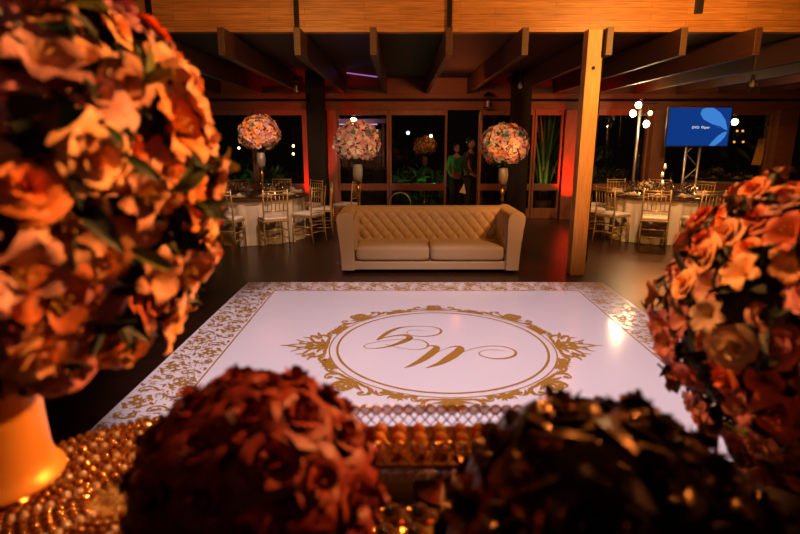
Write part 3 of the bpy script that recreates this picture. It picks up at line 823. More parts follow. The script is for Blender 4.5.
# ---------------------------------------------------------------- light pole
LX = at(637, 140, 10.75).x
t = thing('stage_light_stand', 'silver pole with four glowing round stage lamps behind the right dining table', 'light stand', (LX, 10.75, 0))
MB().tube([(0, 0, .05), (0, 0, 2.42)], .028, 12).build('pole', M_steel, t, True)
for k in range(3):
    a = k*2*PI/3+.5
    MB().tube([(0, 0, .35), (.3*math.cos(a), .3*math.sin(a), .02)], .014, 8).build('leg', M_steel, t, True)
MB().tube([(-.22, 0, 2.12), (.22, 0, 2.12)], .014).tube([(-.1, 0, 2.33), (.32, 0, 2.33)], .014).build('crossbar', M_black, t)
for i, (px, py) in enumerate(((639.5, 105), (634, 113.5), (651.5, 113), (647.5, 124))):
    p = at(px, py, 10.6); lx, lz = p.x-LX, p.z
    hd = MB().lathe([(.0, .0), (.04, .0), (.055, .05), (.072, .13), (.066, .13)], n=20)
    o = hd.build('lamp_housing', M_black, t, True)
    o.location = (lx, .02, lz); o.rotation_euler = (PI/2, 0, 0)
    big = i != 2
    b = MB().lathe([(.0, .122), (.060 if big else .045, .118), (.062 if big else .047, .112)], n=20).build('lamp_lens', M_bulb if big else M_bulbdim, o, True)
    MB().tube([(0, .05, .02), (0, .12, .02)], .01).build('bracket', M_black, o)
    if big: point('stage_lamp_light', (LX+lx, 10.75-.25, lz), 9, (1, .62, .28), .06)

# ---------------------------------------------------------------- television on truss stand
TX = at(698.5, 127, 10.4)
t = thing('television', 'large flat television glowing blue on a metal stand, text on the screen', 'television', (TX.x, 10.4, TX.z))
tw, th = 1.16, .69
MB().box((0, .03, 0), (tw+.06, .05, th+.06)).build('bezel', M_black, t, bevel=.008)
M_scr = emis('screen_blue', (.005, .038, .22), 1.0)
M_scr2 = emis('screen_light_blue', (.05, .22, .66), 1.0)
M_scr3 = emis('screen_mid_blue', (.012, .075, .36), 1.0)
sc_ = MB().box((0, 0, 0), (tw, .006, th)).build('screen', M_scr, t)
def flat(pts, y, name, m_):
    mb = MB(); mb.add([(x*tw, y, z*th) for x, z in pts], [tuple(range(len(pts)))]); mb.build(name, m_, sc_)
flat([(.0, .46), (.10, .30), (.2, .10), (.32, -.02), (.47, -.10), (.36, -.04), (.26, .10), (.30, .30), (.26, .46)][::-1], -.0042, 'screen_petal', M_scr3)
flat([(.08, .5), (.20, .5), (.32, .38), (.42, .18), (.475, -.09), (.42, -.06), (.34, .02), (.20, .08), (.06, .20), (.0, .34), (.02, .46)][::-1], -.005, 'screen_petal', M_scr2)
flat([(.475, -.13), (.42, -.13), (.34, -.22), (.26, -.36), (.20, -.5), (.30, -.5), (.38, -.40), (.44, -.28)], -.005, 'screen_petal', M_scr2)
def text_on_screen(word, x):
    cu = bpy.data.curves.new('screen_text', 'FONT'); cu.body = word; cu.size = .066; cu.extrude = .0005
    tmp = bpy.data.objects.new('tmp_text', cu); C.objects.link(tmp); bpy.context.view_layer.update()
    me = bpy.data.meshes.new_from_object(tmp.evaluated_get(bpy.context.evaluated_depsgraph_get())); bpy.data.objects.remove(tmp)
    me.materials.clear(); me.materials.append(emis('screen_white', (.8, .85, 1), 1.0))
    o = link('screen_text', me, sc_); o.location = (x, -.007, -.03); o.rotation_euler = (PI/2, 0, 0)
text_on_screen('DVD', -.13); text_on_screen('Player', .045)
t = thing('truss_stand', 'silver lattice truss stand carrying the television', 'stand', (TX.x, 10.5, 0))
ztop = TX.z-.2
MB().box((0, 0, .02), (.6, .5, .03)).build('base', M_steel, t)
for sx in (-.13, .13): MB().tube([(sx, 0, .03), (sx, 0, ztop)], .024, 10).build('upright', M_steel, t, True)
k = 0; z = .1
while z < ztop-.25:
    s = 1 if k % 2 else -1
    MB().tube([(-.13*s, 0, z), (.13*s, 0, z+.26)], .009, 6).build('brace', M_steel, t); z += .26; k += 1
point('screen_glow', (TX.x, 10.25, TX.z), .5, (.15, .35, 1), .3)

# ---------------------------------------------------------------- pendants and lanterns
def pendant(px, py, Y, label, lit=.0):
    p = at(px, py, Y)
    t = thing('cage_pendant', label, 'pendant lamp', (p.x, Y, p.z), 0)
    MB().tube([(0, 0, .10), (0, 0, 2.88-p.z)], .005, 6).build('cord', M_black, t)
    MB().lathe([(.018, .06), (.022, .065), (.022, .11), (.008, .12)], n=12).build('socket', M_black, t, True)
    cg = MB()
    for k in range(8):
        a = k*PI/4
        cg.tube([(.02*math.cos(a), .02*math.sin(a), .07), (.06*math.cos(a), .06*math.sin(a), .02), (.065*math.cos(a), .065*math.sin(a), -.05), (.03*math.cos(a), .03*math.sin(a), -.10)], .003, 5)
    for z, r in ((.02, .06), (-.05, .065), (-.10, .03)): cg.torus((0, 0, z), r, .003, 20, 5)
    cg.build('cage', M_black, t)
    MB().ball((0, 0, 0), .035, 12, 10, (1, 1, 1.4)).build('bulb', M_crystal, t, True)
pendant(520, 86, 8.0, 'unlit bulb in a wire cage hanging above the right end of the sofa')
pendant(752, 84, 7.6, 'unlit bulb in a wire cage hanging at the upper right over the dining tables')
def lantern(px, py, Y, label, s=1):
    p = at(px, py, Y)
    t = thing('hanging_lantern', label, 'lantern', (p.x, Y, p.z), 0)
    MB().tube([(0, 0, .14*s), (0, 0, 2.88-p.z)], .004, 6).build('chain', M_black, t)
    MB().lathe([(0, .15*s), (.02*s, .14*s), (.085*s, .08*s), (.085*s, .07*s), (0, .07*s)], n=4).build('roof', M_black, t)
    fr = MB()
    for k in range(4):
        a = k*PI/2; fr.tube([(.062*s*math.cos(a), .062*s*math.sin(a), -.10*s), (.062*s*math.cos(a), .062*s*math.sin(a), .075*s)], .006, 4)
    fr.lathe([(0, -.12*s), (.075*s, -.12*s), (.075*s, -.10*s), (0, -.10*s)], n=4)
    fr.build('frame', M_black, t)
    MB().lathe([(0, -.1*s), (.02*s, -.1*s), (.02*s, 0), (0, .005)], n=10).build('candle', M_cush, t)
lantern(296, 86, 8.8, 'black hanging lantern with a pale candle in front of the wide dark post')
lantern(488, 101, 11.1, 'black hanging lantern in front of the header beam above the door', 1.2)
# spotlights clipped high on the pine boards at the right
t = thing('track_spotlight', 'black bracket with two small spotlights on the pine boards at the top right', 'spotlight', (3.42, 6.5, 3.36))
MB().bb(-.04, .04, .10, .149, -.30, .3).build('bracket', M_black, t)
for dx in (.10, .22):
    MB().tube([(dx, 0, .02), (dx+.02, -.08, -.02)], [.035, .045], 12).tube([(0, .1, .04), (dx, .03, .04)], .01).build('spotlight_head', M_black, t, True)
# green laser streak and violet spotlight streak on the ceiling, modelled as glowing tubes
a, b = at(143, 52, 7.2), at(185, 66, 9.4)
MB().tube([a, b], .008, 8).build('laser_streak', emis('green_laser', (.03, .8, .35), 2.2), None, label='thin green glowing line of light under the ceiling rafters', cat='light streak')
a, b = at(347, 73, 10.2), at(377, 77, 9.4)
MB().tube([a, b], .010, 8).build('violet_streak', emis('violet_light', (.45, .25, .8), .6), None, label='thin glowing streak of violet spotlight under the ceiling above the sofa', cat='light streak')

# ---------------------------------------------------------------- beyond the glass
def outdoor_light_dot(px, py, Y, col, s, r, label, grp=None):  # also models reflected dots in the panes as hanging bulbs
    p = at(px, py, Y)
    t = thing('light_dot', label, 'light bulb', p, 0, grp)
    MB().ball((0, 0, 0), r, 12, 10).build('bulb', emis('bulb_'+col[0], col[1], s), t, True)
    MB().tube([(0, 0, r*.9), (0, 0, r*.9+.06)], r*.4, 8).build('socket', M_black, t)
    MB().tube([(0, 0, r+.05), (0, 0, 3.2-p.z)], .003, 5).build('cord', M_black, t)
WW = ('warm', (1, .62, .25)); CW = ('cool', (.8, .85, 1)); OR = ('orange', (1, .35, .08))
outdoor_light_dot(353.5, 121, 13, WW, 25, .075, 'bright warm lamp reflected in the window above the pale pink flower ball')
outdoor_light_dot(408, 133, 14, CW, 4, .045, 'small cool white reflection in the glass, left of the reflected orange flowers')
outdoor_light_dot(431, 136, 14, WW, 3, .035, 'small warm reflection in the glass above the reflected orange flowers')
outdoor_light_dot(734.5, 122, 13, WW, 18, .075, 'bright warm bulb outside, beside the right edge of the television')
for (x, y) in ((737, 131), (742.5, 131), (734, 142), (743, 142)):  # faint reflections in the glass, put in as hanging bulbs
    outdoor_light_dot(x, y, 14.5, OR, 2.0, .03, 'tiny orange reflection of the small cluster right of the television', 'small reflection cluster in the glass')
outdoor_light_dot(239, 148, 14, WW, 2, .025, 'tiny warm reflection left of the flower ball of the left dining table')
outdoor_light_dot(293.5, 146, 14, WW, 2.4, .03, 'upper of two tiny warm reflections near the red lit frame')
outdoor_light_dot(293.5, 154, 12.9, WW, 1.8, .024, 'lower of two tiny warm reflections near the red lit frame')
# reflected neon room in the left window, modelled as a lit bar kiosk outside
kx = -.95
t = thing('reflected_kiosk', 'reflection of a violet lit room, modelled as a bar kiosk behind the left flower ball', 'bar', (kx, 13.4, 0))
MB().bb(-.75, .55, -.2, .3, 0, .95).build('counter', M_dark, t)
MB().bb(-.8, .6, -.25, .35, .95, 1.0).build('countertop', M_gloss, t)
for x in (-.75, .50): MB().bb(x, x+.06, .2, .28, 1.0, 2.2).build('upright', M_header, t)
MB().bb(-.8, .6, .1, .35, 2.05, 2.15).build('canopy', mat('violet_fascia', (.30, .16, .30), .5), t)
MB().bb(-.68, .48, .26, .30, 1.0, 1.9).build('back_panel', mat('mauve_panel', (.10, .04, .08), .5), t)
for z in (1.25, 1.55): MB().bb(-.68, .48, .1, .26, z, z+.03).build('shelf', M_header, t)
MB().tube([(-.6, .05, 2.02), (.4, .05, 2.02)], .012, 8).build('strip_light', emis('violet_strip', (.75, .4, .8), 1.6), t)
MB().bb(.15, .42, -.02, 0, 1.78, 1.9).build('menu_sign', emis('yellow_sign', (.8, .55, .15), .8), t)
point('kiosk_light', (kx-.1, 13.2, 1.8), 5, (.9, .45, .75), .1)
for k in range(7):
    z = 1.002 if k < 3 else 1.281 if k < 5 else 1.581
    o = MB().lathe([(0, 0), (.035, 0), (.035, .14), (.012, .19), (.012, .24)], n=12).build('bottle', [M_glass, mat('amber_glass', (.3, .12, .03), .15), mat('pink_glass', (.5, .1, .2), .15)][k % 3], None, True, label='bottle standing in the violet lit bar kiosk outside', cat='bottle', group='bottles in the bar kiosk')
    o.location = (kx-.5+.13*k, 13.58 if k > 2 else 13.3, z)
# orange lit drape strip far right
p = at(757, 165, 12.6)
t = thing('drape', 'narrow orange lit drape hanging outside at the far right', 'curtain', (p.x, 12.6, p.z))
m = MB(); m.grid(lambda u, v: (-.14+.20*u+.10*v, .03*math.sin(u*18), .60*v), 24, 6)
m.build('fabric', mat('orange_drape', (.55, .24, .05), .8), t, True)
MB().tube([(.06, 0, .59), (.06, 0, 3.2-p.z)], .006, 6).build('cord', M_black, t)
spot('drape_light', (p.x-.3, 12.0, 1.2), (p.x, 12.6, p.z+.2), 6, (1, .45, .08), 50)
# palm plants
def palm(x, y, h, n, label, seed):
    rnd = random.Random(seed)
    t = thing('palm_plant', label, 'plant', (x, y, 0))
    MB().lathe([(0, 0), (.16, 0), (.2, .3), (.18, .3), (.15, .05), (0, .05)], n=20).build('pot', mat('clay_pot', (.14, .06, .03), .7), t, True)
    MB().lathe([(0, .27), (.18, .27)], n=16).build('soil', M_dark, t)
    for k in range(n):
        a = rnd.uniform(0, 6.28); le = rnd.uniform(.04, .30); L = h*rnd.uniform(.7, 1)
        m = MB(); d = Vector((math.cos(a)*le, math.sin(a)*le, 1)).normalized()
        leaf_into(m, Vector((rnd.uniform(-.08, .08), rnd.uniform(-.08, .08), .25)), d, Vector((math.cos(a), math.sin(a), .1)), L, .05, -.15)
        m.build('leaf', M_leafy if rnd.random() < .6 else M_leaf, t, True)
palm(3.32, 12.4, 2.3, 60, 'tall spiky palm plant outside the window left of the pale post', 3)
spot('palm_light', (3.1, 11.9, .3), (3.32, 12.5, 1.8), 14, (.9, .8, .3), 70, .6)
def bush(x, y, z, R, label, seed):
    t = thing('shrub', label, 'shrub', (x, y, z), 0, None)
    f = foliage(t, R, 150, R*.5, R*.16, seed, sq=(1.3, 1, .8), core=False, mtl=M_leaf)
    MB().tube([(0, 0, -z), (0, 0, 0)], .02, 6).build('stem', M_dark, t)
bush(.45, 13.0, .55, .5, 'low shrub with green light on it outside the middle window', 4)
bush(-3.6, 13.0, .6, .6, 'low shrub lit green outside the left windows', 5)
bush(4.4, 13.4, .9, .7, 'dark shrub outside, right of the pale post', 6)
bush(9.3, 15.5, 1.5, .9, 'dark shrub outside at the far right', 7)
bush(-6.2, 14.4, 1.2, .9, 'dark shrub outside at the far left', 8)
for k in range(4): point('laser_dot_light', (.1+.22*k, 12.4, .8+.05*(k % 2)), .9, (.05, 1, .3), .004)  # tiny lamps added to imitate green laser dots
for k in range(4): point('laser_dot_light', (-4.2+.6*k, 12.2, .85+.06*(k % 2)), .8, (.05, 1, .35), .004)  # more added lamps in place of laser dots
# round wire chair back behind the sofa
t = thing('wire_chair', 'thin round backed wire chair half hidden behind the middle of the sofa', 'chair', (at(400, 200, 8.6).x, 8.6, 0))
Mx = Matrix.Rotation(PI/2, 3, 'X')
MB().torus((0, 0, .66), .17, .006, 32, 6, Mx).build('backrest', M_steel, t, True)
MB().lathe([(0, .44), (.18, .44), (.18, .46), (0, .46)], (0, .16, 0), 20).build('seat', M_steel, t)
for a in (.8, 2.35, 3.9, 5.5): MB().tube([(.13*math.cos(a), .16+.13*math.sin(a), .44), (.18*math.cos(a), .16+.18*math.sin(a), 0)], .008, 6).build('leg', M_steel, t)

# ---------------------------------------------------------------- people outside the open door
def skin(name, joints, edges, mtl, parent, sub=2):
    me = bpy.data.meshes.new(name); me.from_pydata([j[0] for j in joints], edges, [])
    o = link(name, me, parent); me.materials.append(mtl)
    sk = o.modifiers.new('skin', 'SKIN'); sk.use_smooth_shade = True
    for i, j in enumerate(joints):
        r = j[1]; me.skin_vertices[0].data[i].radius = r if isinstance(r, tuple) else (r, r)
    me.skin_vertices[0].data[0].use_root = True
    ss = o.modifiers.new('sub', 'SUBSURF'); ss.levels = sub; ss.render_levels = sub
    return o
M_skin = mat('skin', (.22, .10, .06), .7)
def person(x, y, H, rz, label, shirt, trouser, hold=True):
    t = thing('person', label, 'person', (x, y, 0), rz, None)
    s = H/1.75
    def J(a, b, c, r): return ((a*s, b*s, c*s), (r[0]*s, r[1]*s) if isinstance(r, tuple) else r*s)
    J_ = [J(0, 0, .95, (.15, .11)), J(0, 0, 1.15, (.13, .10)), J(0, 0, 1.36, (.16, .11)), J(0, 0, 1.47, .055), J(0, -.01, 1.53, .05),
          J(.17, 0, 1.40, .055), J(.23, 0, 1.14, .042), J(.20, -.16, .98, .033), J(.14, -.24, .98, .03),
          J(-.17, 0, 1.40, .055), J(-.23, .0, 1.14, .042), J(-.21, -.14, .96, .033), J(-.17, -.21, .93, .03),
          J(.09, 0, .86, .085), J(.10, -.02, .48, .06), J(.10, .02, .10, .042), J(.10, -.10, .04, .035),
          J(-.09, 0, .86, .085), J(-.10, -.02, .48, .06), J(-.10, .02, .10, .042), J(-.10, -.10, .04, .035)]
    E = [(0, 1), (1, 2), (2, 3), (3, 4), (2, 5), (5, 6), (6, 7), (7, 8), (2, 9), (9, 10), (10, 11), (11, 12), (0, 13), (13, 14), (14, 15), (15, 16), (0, 17), (17, 18), (18, 19), (19, 20)]
    body = skin('body', J_, E, M_skin, t)
    # head with face, joined as part of the figure
    hd = MB()
    def hf(u, v):
        a = 2*PI*u; b = PI*(v-.5)
        x_ = .074*math.cos(b)*math.cos(a); y_ = .092*math.cos(b)*math.sin(a); z_ = .115*math.sin(b)
        if z_ < 0: x_ *= 1+z_*2.2; y_ *= 1+z_*1.2
        f = math.exp(-((x_/.012)**2+((z_+.012)/.02)**2)) if math.sin(a) < 0 else 0
        y_ -= .018*f
        return (x_*s, (y_-.015)*s, (z_+1.635)*s)
    hd.grid(hf, 28, 20)
    for sx in (-1, 1): hd.ball((sx*.075*s, -.005*s, 1.63*s), .022*s, 8, 6, (.5, .8, 1.3))
    h = hd.build('head', M_skin, t, True)
    for sx in (-1, 1): MB().ball((sx*.03*s, -.094*s, 1.645*s), .011*s, 8, 6).build('eye', M_black, h, True)
    MB().ball((0, -.092*s, 1.585*s), .02*s, 8, 6, (1, .3, .3)).build('mouth', mat('lips', (.3, .08, .06), .5), h, True)
    MB().ball((0, .012*s, 1.672*s), .098*s, 18, 12, (.88, 1.0, .95)).build('hair', M_black, t, True)
    sj = [J_[i] for i in (0, 1, 2, 5, 6, 7, 9, 10, 11)]
    sj = [(p, (r[0]*1.12, r[1]*1.15) if isinstance(r, tuple) else r*1.35) for p, r in sj]
    skin('shirt', sj, [(0, 1), (1, 2), (2, 3), (3, 4), (4, 5), (2, 6), (6, 7), (7, 8)], shirt, t)
    tj = [J_[i] for i in (0, 13, 14, 15, 17, 18, 19)]
    tj = [(p, (r[0]*1.12, r[1]*1.12) if isinstance(r, tuple) else r*1.35) for p, r in tj]
    skin('trousers', tj, [(0, 1), (1, 2), (2, 3), (0, 4), (4, 5), (5, 6)], trouser, t)
    for sx in (-1, 1):      # hands: palm, four fingers and a thumb, curled
        w = Vector(J_[8 if sx > 0 else 12][0])
        jo = [((w.x, w.y, w.z), .026*s), ((w.x, w.y-.05*s, w.z-.01*s), .03*s)]; ed = [(0, 1)]
        for k in range(4):
            bx = w.x+(-.026+.017*k)*s; L = (.032, .038, .036, .028)[k]*s; i0 = len(jo)
            jo += [((bx, w.y-.075*s, w.z-.012*s), .009*s), ((bx, w.y-.075*s-L, w.z-.022*s), .008*s), ((bx, w.y-.075*s-L*1.4, w.z-.05*s), .007*s)]
            ed += [(1, i0), (i0, i0+1), (i0+1, i0+2)]
        i0 = len(jo); jo += [((w.x-sx*.04*s, w.y-.04*s, w.z-.01*s), .010*s), ((w.x-sx*.055*s, w.y-.075*s, w.z-.015*s), .008*s)]; ed += [(0, i0), (i0, i0+1)]
        skin('hand', jo, ed, M_skin, t, 1)
        MB().ball((sx*.10*s, -.06*s, .045*s), .05*s, 12, 8, (.9, 2.4, .8)).build('shoe', M_black, t, True)
    return t
g = at(457, 165, 12.7)
person(g.x-.02, 12.7, 1.56, .3, 'person in a bright green shirt standing outside the open door behind the sofa', mat('green_shirt', (.01, .20, .06), .8), mat('dark_trousers', (.01, .01, .012), .8))
g2 = at(470, 165, 12.1)
person(g2.x, 12.1, 1.68, .9, 'person in black clothes standing outside the open door, partly behind its frame', mat('black_clothes', (.008, .008, .008), .8), mat('black_clothes2', (.008, .008, .008), .8))
p = at(462.5, 188, 11.75)
m = MB(); m.add([(-.07, 0, -.10), (.08, .01, -.13), (.03, .0, .10), (-.07, .006, -.10), (.08, .016, -.13), (.03, .006, .10)], [(0, 1, 2), (5, 4, 3), (0, 3, 4, 1), (1, 4, 5, 2), (2, 5, 3, 0)])
o = m.build('folded_card', M_cush, None, label='small white triangular card or napkin held at the open door', cat='card'); o.location = p
point('door_light', (1.0, 12.1, 1.7), .25, (.4, 1, .5), .02)

# ---------------------------------------------------------------- foreground buffet
TZ = .86
bt = thing('buffet_table', 'dark glossy buffet table in the foreground under the flower balls and trays', 'table', (0, 0, 0))
M_mirror = mat('dark_mirror_top', (.03, .018, .010), .08, spec=.9)
MB().bb(-1.15, 1.2, .33, 1.20, TZ-.03, TZ).build('tabletop', M_mirror, bt, bevel=.004)
MB().bb(-1.10, 1.15, .38, 1.15, TZ-.11, TZ-.03).build('apron', M_dark, bt)
for x in (-1.07, 1.12):
    for y in (.42, 1.11): MB().bb(x-.03, x+.03, y-.03, y+.03, 0, TZ-.11).build('leg', M_dark, bt)

def inframe(p, mx=60, my=60):
    d = Vector(p)-Vector((0, 0, CAMZ)); dep = d.y*math.cos(PITCH)-d.z*math.sin(PITCH)
    if dep < .05: return False
    x = 400+533*d.x/dep; y = 267-533*(d.y*math.sin(PITCH)+d.z*math.cos(PITCH))/dep
    return -mx < x < 800+mx and -my < y < 534+my
def big_bouquet(t, c, R, n, sz, seed, pal_fn, kinds, tilt=.35, sq=(1, 1, 1), flat=-1):
    rnd = random.Random(seed); c = Vector(c); L0 = Vector(t.location); rest = []
    cand = []
    for v in fib(n, rnd, .04):
        w = Vector((v.x*sq[0], v.y*sq[1], max(v.z*sq[2], flat)))
        wp = c+w*R
        toc = (Vector((0, 0, CAMZ))-wp).normalized()
        if not inframe(wp) or v.dot(toc) < -.30:
            if rnd.random() < .8: rest.append((w, v)); 
            continue
        cand.append((v.dot(toc), v, w))
    for dt, v, w in cand:
        kd = rnd.choice(kinds); nm = pal_fn(v, rnd)
        s = sz*rnd.uniform(.8, 1.2)*(1.12 if kd == 'lily' else 1)
        place_bloom(t, c+w*R*rnd.uniform(.90, 1.03)-L0, v, FL[kd, nm], kd, s, rnd, tilt)
    bk = MB(); cols = [M_pink, M_peach, M_rosepink]
    for i, (w, v) in enumerate(rest):      # the side turned away from the photo and beyond its frame
        bk.cur = i % 3; me = FL['srose', 'pink']; q = v.to_track_quat('Z', 'Y').to_matrix(); p = c+w*R*rnd.uniform(.9, 1.0)-L0
        bk.add([p+q@(x.co*sz*1.1) for x in me.vertices], [tuple(f_.vertices) for f_ in me.polygons])
    o = bk.build('back_blooms', cols, t, True); o['kind'] = 'stuff'

# left bouquet on its gold vase
vx, vy = -.725, .86
lv = thing('flower_vase', 'huge pink and orange bouquet in a gold vase at the left front of the buffet', 'flower arrangement', (vx, vy, TZ))
MB().lathe([(0, .136), (.045, .136), (.045, .142), (.032, .15), (.030, .175), (.07, .186)], n=32).build('pedestal', M_gold, lv, True)
M_gvase = mat('brushed_gold_vase', (.85, .38, .06), .42, .35, bump=.15, bscale=20)
VP = [(.0, .184), (.092, .186), (.099, .190), (.098, .196), (.090, .205), (.083, .22), (.080, .24), (.078, .30), (.077, .40), (.078, .47), (.074, .47), (.072, .30), (0, .27)]
MB().lathe(VP, n=48).build('vase', M_gvase, lv, True)
BC = Vector((-.705, .87, 1.575)); BR = .386
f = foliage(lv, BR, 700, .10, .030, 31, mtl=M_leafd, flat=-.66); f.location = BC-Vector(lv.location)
def palL(v, r):  # warm light on the right side is put into the bloom colours
    k = v.x*.9+v.y*.5+r.uniform(-.35, .35)
    if k > .7: return r.choice(['peach', 'orange', 'orange', 'peach'])
    if k > .35: return r.choice(['pink', 'peach', 'pink', 'orange', 'peach'])
    return r.choice(['pink', 'rosepink', 'pink', 'peach'])
big_bouquet(lv, BC, BR*.985, 340, .050, 32, palL, ['rose', 'lily', 'rose', 'lily'], flat=-.66)
rnd = random.Random(8)
for v in fib(300, rnd, .1):   # sprigs that stick out between the blooms
    wp = BC+v*BR*1.0
    if inframe(wp, 0, 0) and v.x > .3 and v.z > -.3 and rnd.random() < .22:
        m = MB(); tt = Vector((rnd.uniform(-1, 1), rnd.uniform(-1, 1), rnd.uniform(-1, 1)))
        for k in range(3): leaf_into(m, Vector((0, 0, 0)), v*.6+tt*.7+Vector((rnd.uniform(-.4, .4), rnd.uniform(-.4, .4), rnd.uniform(-.4, .4))), v, .06, .02)
        o = m.build('leaf_sprig', M_leaf if rnd.random() < .6 else M_leafy, lv, True); o.location = wp-Vector(lv.location)

# right bouquet in a silver bowl
rv = thing('flower_bowl', 'large pink, peach and coral bouquet in a silver bowl at the right front', 'flower arrangement', (.84, 1.0, TZ))
MB().lathe([(0, 0), (.07, 0), (.075, .01), (.035, .03), (.05, .05), (.10, .085), (.125, .12), (.13, .125), (.12, .12), (.09, .09), (0, .06)], n=36).build('bowl', M_steel, rv, True)
RC = Vector((.890, 1.03, 1.280)); RR = .328
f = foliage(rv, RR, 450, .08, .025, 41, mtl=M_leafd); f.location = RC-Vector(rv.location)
def palR(v, r):
    if v.z > .45: return r.choice(['orange', 'peach', 'pink', 'orange'])
    if v.z > -.1: return r.choice(['pink', 'peach', 'pink', 'cream', 'rosepink'])
    return r.choice(['rosepink', 'pink', 'rosepink', 'orange'])
big_bouquet(rv, RC, RR*.985, 280, .0385, 42, palR, ['rose', 'lily', 'rose'])
rnd = random.Random(9)
for v in fib(220, rnd, .1):
    wp = RC+v*RR
    if inframe(wp, 0, 0) and v.z < .5 and rnd.random() < .10:
        m = MB(); tt = Vector((rnd.uniform(-1, 1), rnd.uniform(-1, 1), rnd.uniform(-1, 1)))
        for k in range(3): leaf_into(m, Vector((0, 0, 0)), v*.35+tt*.7+Vector((0, .3*k, 0)), v, .05, .016)
        o = m.build('leaf_sprig', M_leaf if rnd.random() < .6 else M_leafy, rv, True); o.location = wp-Vector(rv.location)

# satin rose balls on gold stands
def rose_ball(c, R, n, sz, mtl, label, seed, me):
    c = Vector(c); t = thing('satin_rose_ball', label, 'flower ball', (c.x, c.y, TZ), 0)
    zb = c.z-TZ-R*.80
    MB().lathe([(0, 0), (.07, 0), (.07, .008), (.02, .02), (.012, .04), (.012, zb-.02), (.05, zb), (.06, zb+.02), (0, zb+.01)], n=24).build('stand', M_gold, t, True)
    rnd = random.Random(seed)
    MB().ball((0, 0, c.z-TZ), R*.72, 24, 16).build('core', mtl, t, True)
    for v in fib(n, rnd, .05):
        place_bloom(t, Vector((0, 0, c.z-TZ))+v*R*.80, v, me, 'rose', sz*rnd.uniform(.92, 1.08), rnd, .15)
    return t
red_me = rose_mesh('satin_rose', M_red, 12, 7, 6, 5, 1.1)
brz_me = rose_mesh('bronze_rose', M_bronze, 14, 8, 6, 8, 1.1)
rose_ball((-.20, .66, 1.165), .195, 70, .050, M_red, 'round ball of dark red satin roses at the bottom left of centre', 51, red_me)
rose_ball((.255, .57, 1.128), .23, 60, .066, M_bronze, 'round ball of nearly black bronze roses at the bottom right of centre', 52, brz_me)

# round beaded tray
bead_me = MB().ball((0, 0, 0), 1, 10, 8).mesh('bead', M_goldbead, True)
tx, ty, tz_, tr = -.52, .88, .995, .275
rt = thing('beaded_tray', 'round gold cake tray edged with rows of crystal beads, beside the gold vase', 'tray', (tx, ty, TZ), 0)
h = tz_-TZ
M_embossed = mat('embossed_gold', (.30, .15, .04), .25, .9, bump=1.0, bscale=70)
MB().lathe([(0, h-.012), (tr, h-.012), (tr+.004, h-.006), (tr, h), (0, h)], n=64).build('plate', M_embossed, rt)
MB().lathe([(0, 0), (.11, 0), (.11, .01), (.03, .03), (.02, .06), (.03, h-.03), (.08, h-.013)], n=32).build('foot', M_gold, rt, True)
nb = 98
for k in range(nb):
    a = 2*PI*k/nb; o = link('bead', bead_me, rt); o.scale = (.0085,)*3; o.location = ((tr-.004)*math.cos(a), (tr-.004)*math.sin(a), h+.009)
m = MB()
for j, r in enumerate([.252-.0185*q for q in range(11)]):
    n = int(2*PI*r/.0185)
    for k in range(n):
        a = 2*PI*(k+.5*(j % 2))/n; m.cur = 1 if (k*7+j*3) % 5 < 1 else 0; m.ball((r*math.cos(a), r*math.sin(a), h+.008), .008, 8, 6)
o = m.build('bead_rows', [M_goldbead, M_crystal], rt, True); o['kind'] = 'stuff'
MB().torus((0, 0, h-.004), tr+.012, .005, 64, 8).build('rim_wire', M_gold, rt, True)

# rectangular beaded tray with sweets
X0, X1, Y0, Y1, ZB = -.135, .335, 1.01, 1.17, 1.018
t = thing('sweets_tray', 'rectangular mirrored tray edged with round crystal beads, holding orange sweets', 'tray', (.1, 1.09, TZ), 0)
def loc(x, y, z): return (x-.1, y-1.09, z-TZ)
m = MB(); m.bb(X0-.1, X1-.1, Y0-1.09, Y1-1.09, .965-TZ, .975-TZ); m.build('plate', mat('mirror_gold', (.40, .20, .06), .3, 1), t)
MB().lathe([(0, 0), (.07, 0), (.07, .01), (.02, .02), (.02, .08), (.06, .1045)], n=28).build('foot', M_gold, t, True)
bead2 = MB().ball((0, 0, 0), 1, 14, 10).mesh('crystal', M_cbead, True)
ringm = MB().torus((0, 0, 0), 1.0, .16, 20, 6, Matrix.Rotation(PI/2, 3, 'X')).mesh('bead_ring', M_gold, True)
nbx = 19
for yy in (Y0, Y1):
    for k in range(nbx):
        x = X0+(X1-X0)*k/(nbx-1)
        o = link('bead', bead2, t); o.scale = (.0118,)*3; o.location = loc(x, yy, ZB)
        o = link('bead_ring', ringm, t); o.scale = (.0122,)*3; o.location = loc(x, yy, ZB)
    sp = MB()
    for k in range(nbx-1):
        xa = X0+(X1-X0)*k/(nbx-1); xb = X0+(X1-X0)*(k+1)/(nbx-1)
        sp.tube([loc(xa, yy, ZB-.010), loc(xb, yy, .976)], .0016, 5); sp.tube([loc(xb, yy, ZB-.010), loc(xa, yy, .976)], .0016, 5)
    sp.build('lattice', M_gold, t)
for xx in (X0, X1):
    for k in range(1, 6):
        y = Y0+(Y1-Y0)*k/6
        o = link('bead', bead2, t); o.scale = (.0105,)*3; o.location = loc(xx, y, ZB)
for k in range(nbx):
    x = X0+(X1-X0)*k/(nbx-1)
    o = link('crystal_drop', bead2, t); o.scale = (.009, .009, .011); o.location = loc(x, Y0-.006, .955)
M_sweet = mat('orange_sugar_sweet', (.75, .24, .03), .6, bump=.8, bscale=260, var=.2)
M_sweety = mat('yellow_sugar_sweet', (.80, .42, .04), .6, bump=.8, bscale=260, var=.2)
M_foil = mat('gold_foil', (.70, .42, .14), .3, .9)
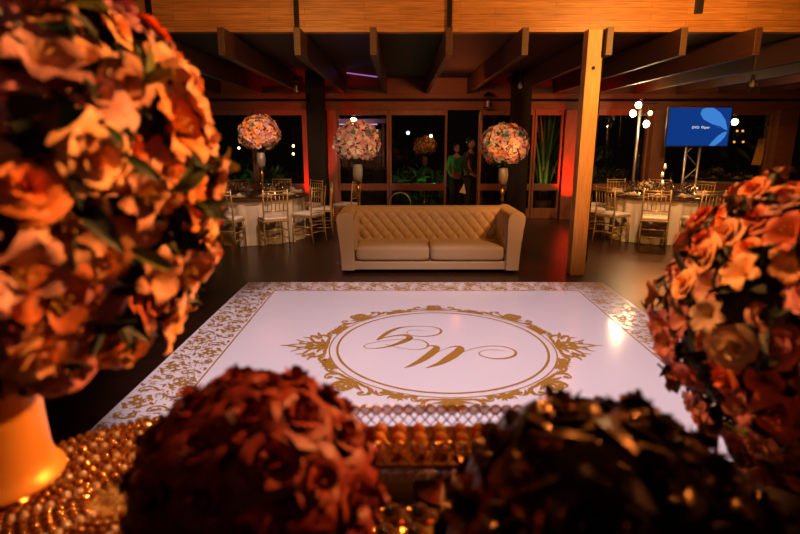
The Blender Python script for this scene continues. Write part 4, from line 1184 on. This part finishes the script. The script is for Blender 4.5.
sw = MB().ball((0, 0, .0155), .0155, 18, 12).mesh('sweet', M_sweet, True); swy = MB().ball((0, 0, .0155), .0155, 18, 12).mesh('sweet', M_sweety, True)
m = MB()
m.grid(lambda u, v: ((.010+.008*v)*(1+.08*math.sin(2*PI*u*14)*v)*math.cos(2*PI*u), (.010+.008*v)*(1+.08*math.sin(2*PI*u*14)*v)*math.sin(2*PI*u), .0005+.009*v), 84, 2)
cup = m.mesh('paper_cup', M_foil, True)
rows = ['front row', 'middle row', 'back row']
for c_ in range(9):
    for r_ in range(3):
        x = -.092+.0458*c_+.002*math.sin(c_*5+r_); y = 1.046+.0385*r_
        yel = (c_ in (5, 6) and r_ == 0) or (c_ == 4 and r_ == 2)
        o = link('sweet', swy if yel else sw); o.location = (x, y, .976+.001)
        tag(o, '%s round sugared sweet, %s, %s column from the red rose ball' % ('yellow' if yel else 'orange', rows[r_], ORD[c_]), 'sweet', 'orange sweets in the beaded tray')
        link('paper_cup', cup, o)

# gold foil flower cups with dark sweets between the rose balls
t = thing('low_tray', 'low gold tray of foil flower cups between the two satin rose balls', 'tray', (.02, .80, TZ), 0)
MB().bb(-.15, .09, -.19, .17, .03, .042).build('plate', M_gold, t, bevel=.003)
MB().bb(-.08, .08, -.10, .10, 0, .03).build('foot', M_gold, t)
fm = MB()
for i in range(14):
    a0 = i*2.39996; f = i/13; r0 = .35+.45*f; hh = .75-.25*f
    fm.grid(lambda u, v: ((r0*(.5+.5*v)+.35*f*v**3)*math.cos(a0+(2*u-1)*.75*math.sin(PI*(.15+.6*v))), (r0*(.5+.5*v)+.35*f*v**3)*math.sin(a0+(2*u-1)*.75*math.sin(PI*(.15+.6*v))), .02+hh*v*(1-.3*(2*u-1)**2*v)), 5, 5)
foil_me = fm.mesh('foil_cup', M_foil, True)
choc_me = MB().ball((0, 0, 0), 1, 14, 10).mesh('chocolate_sweet', mat('dark_chocolate', (.03, .012, .006), .3), True)
def foilcup(x, y, z, lb, grp, s=.027):
    c = thing('chocolate_sweet', lb, 'sweet', (x, y, z), 0, grp)
    o = link('foil_cup', foil_me, c); o.scale = (s,)*3
    o = link('chocolate', choc_me, c); o.scale = (s*.42,)*3; o.location = (0, 0, s*.5)
n = 0
for j in range(6):
    for i in range(3):
        foilcup(-.092+.058*i+(.012 if j % 2 else 0), .638+.060*j, TZ+.043, 'dark chocolate in a curled gold foil flower cup between the two rose balls', 'foil cup chocolates between the rose balls')
for j in range(3):
    for i in range(3):
        foilcup(.56+.065*i, .70+.065*j, TZ+.001, 'dark chocolate in a gold foil flower cup on the table below the right bouquet', 'foil cup chocolates below the right bouquet')
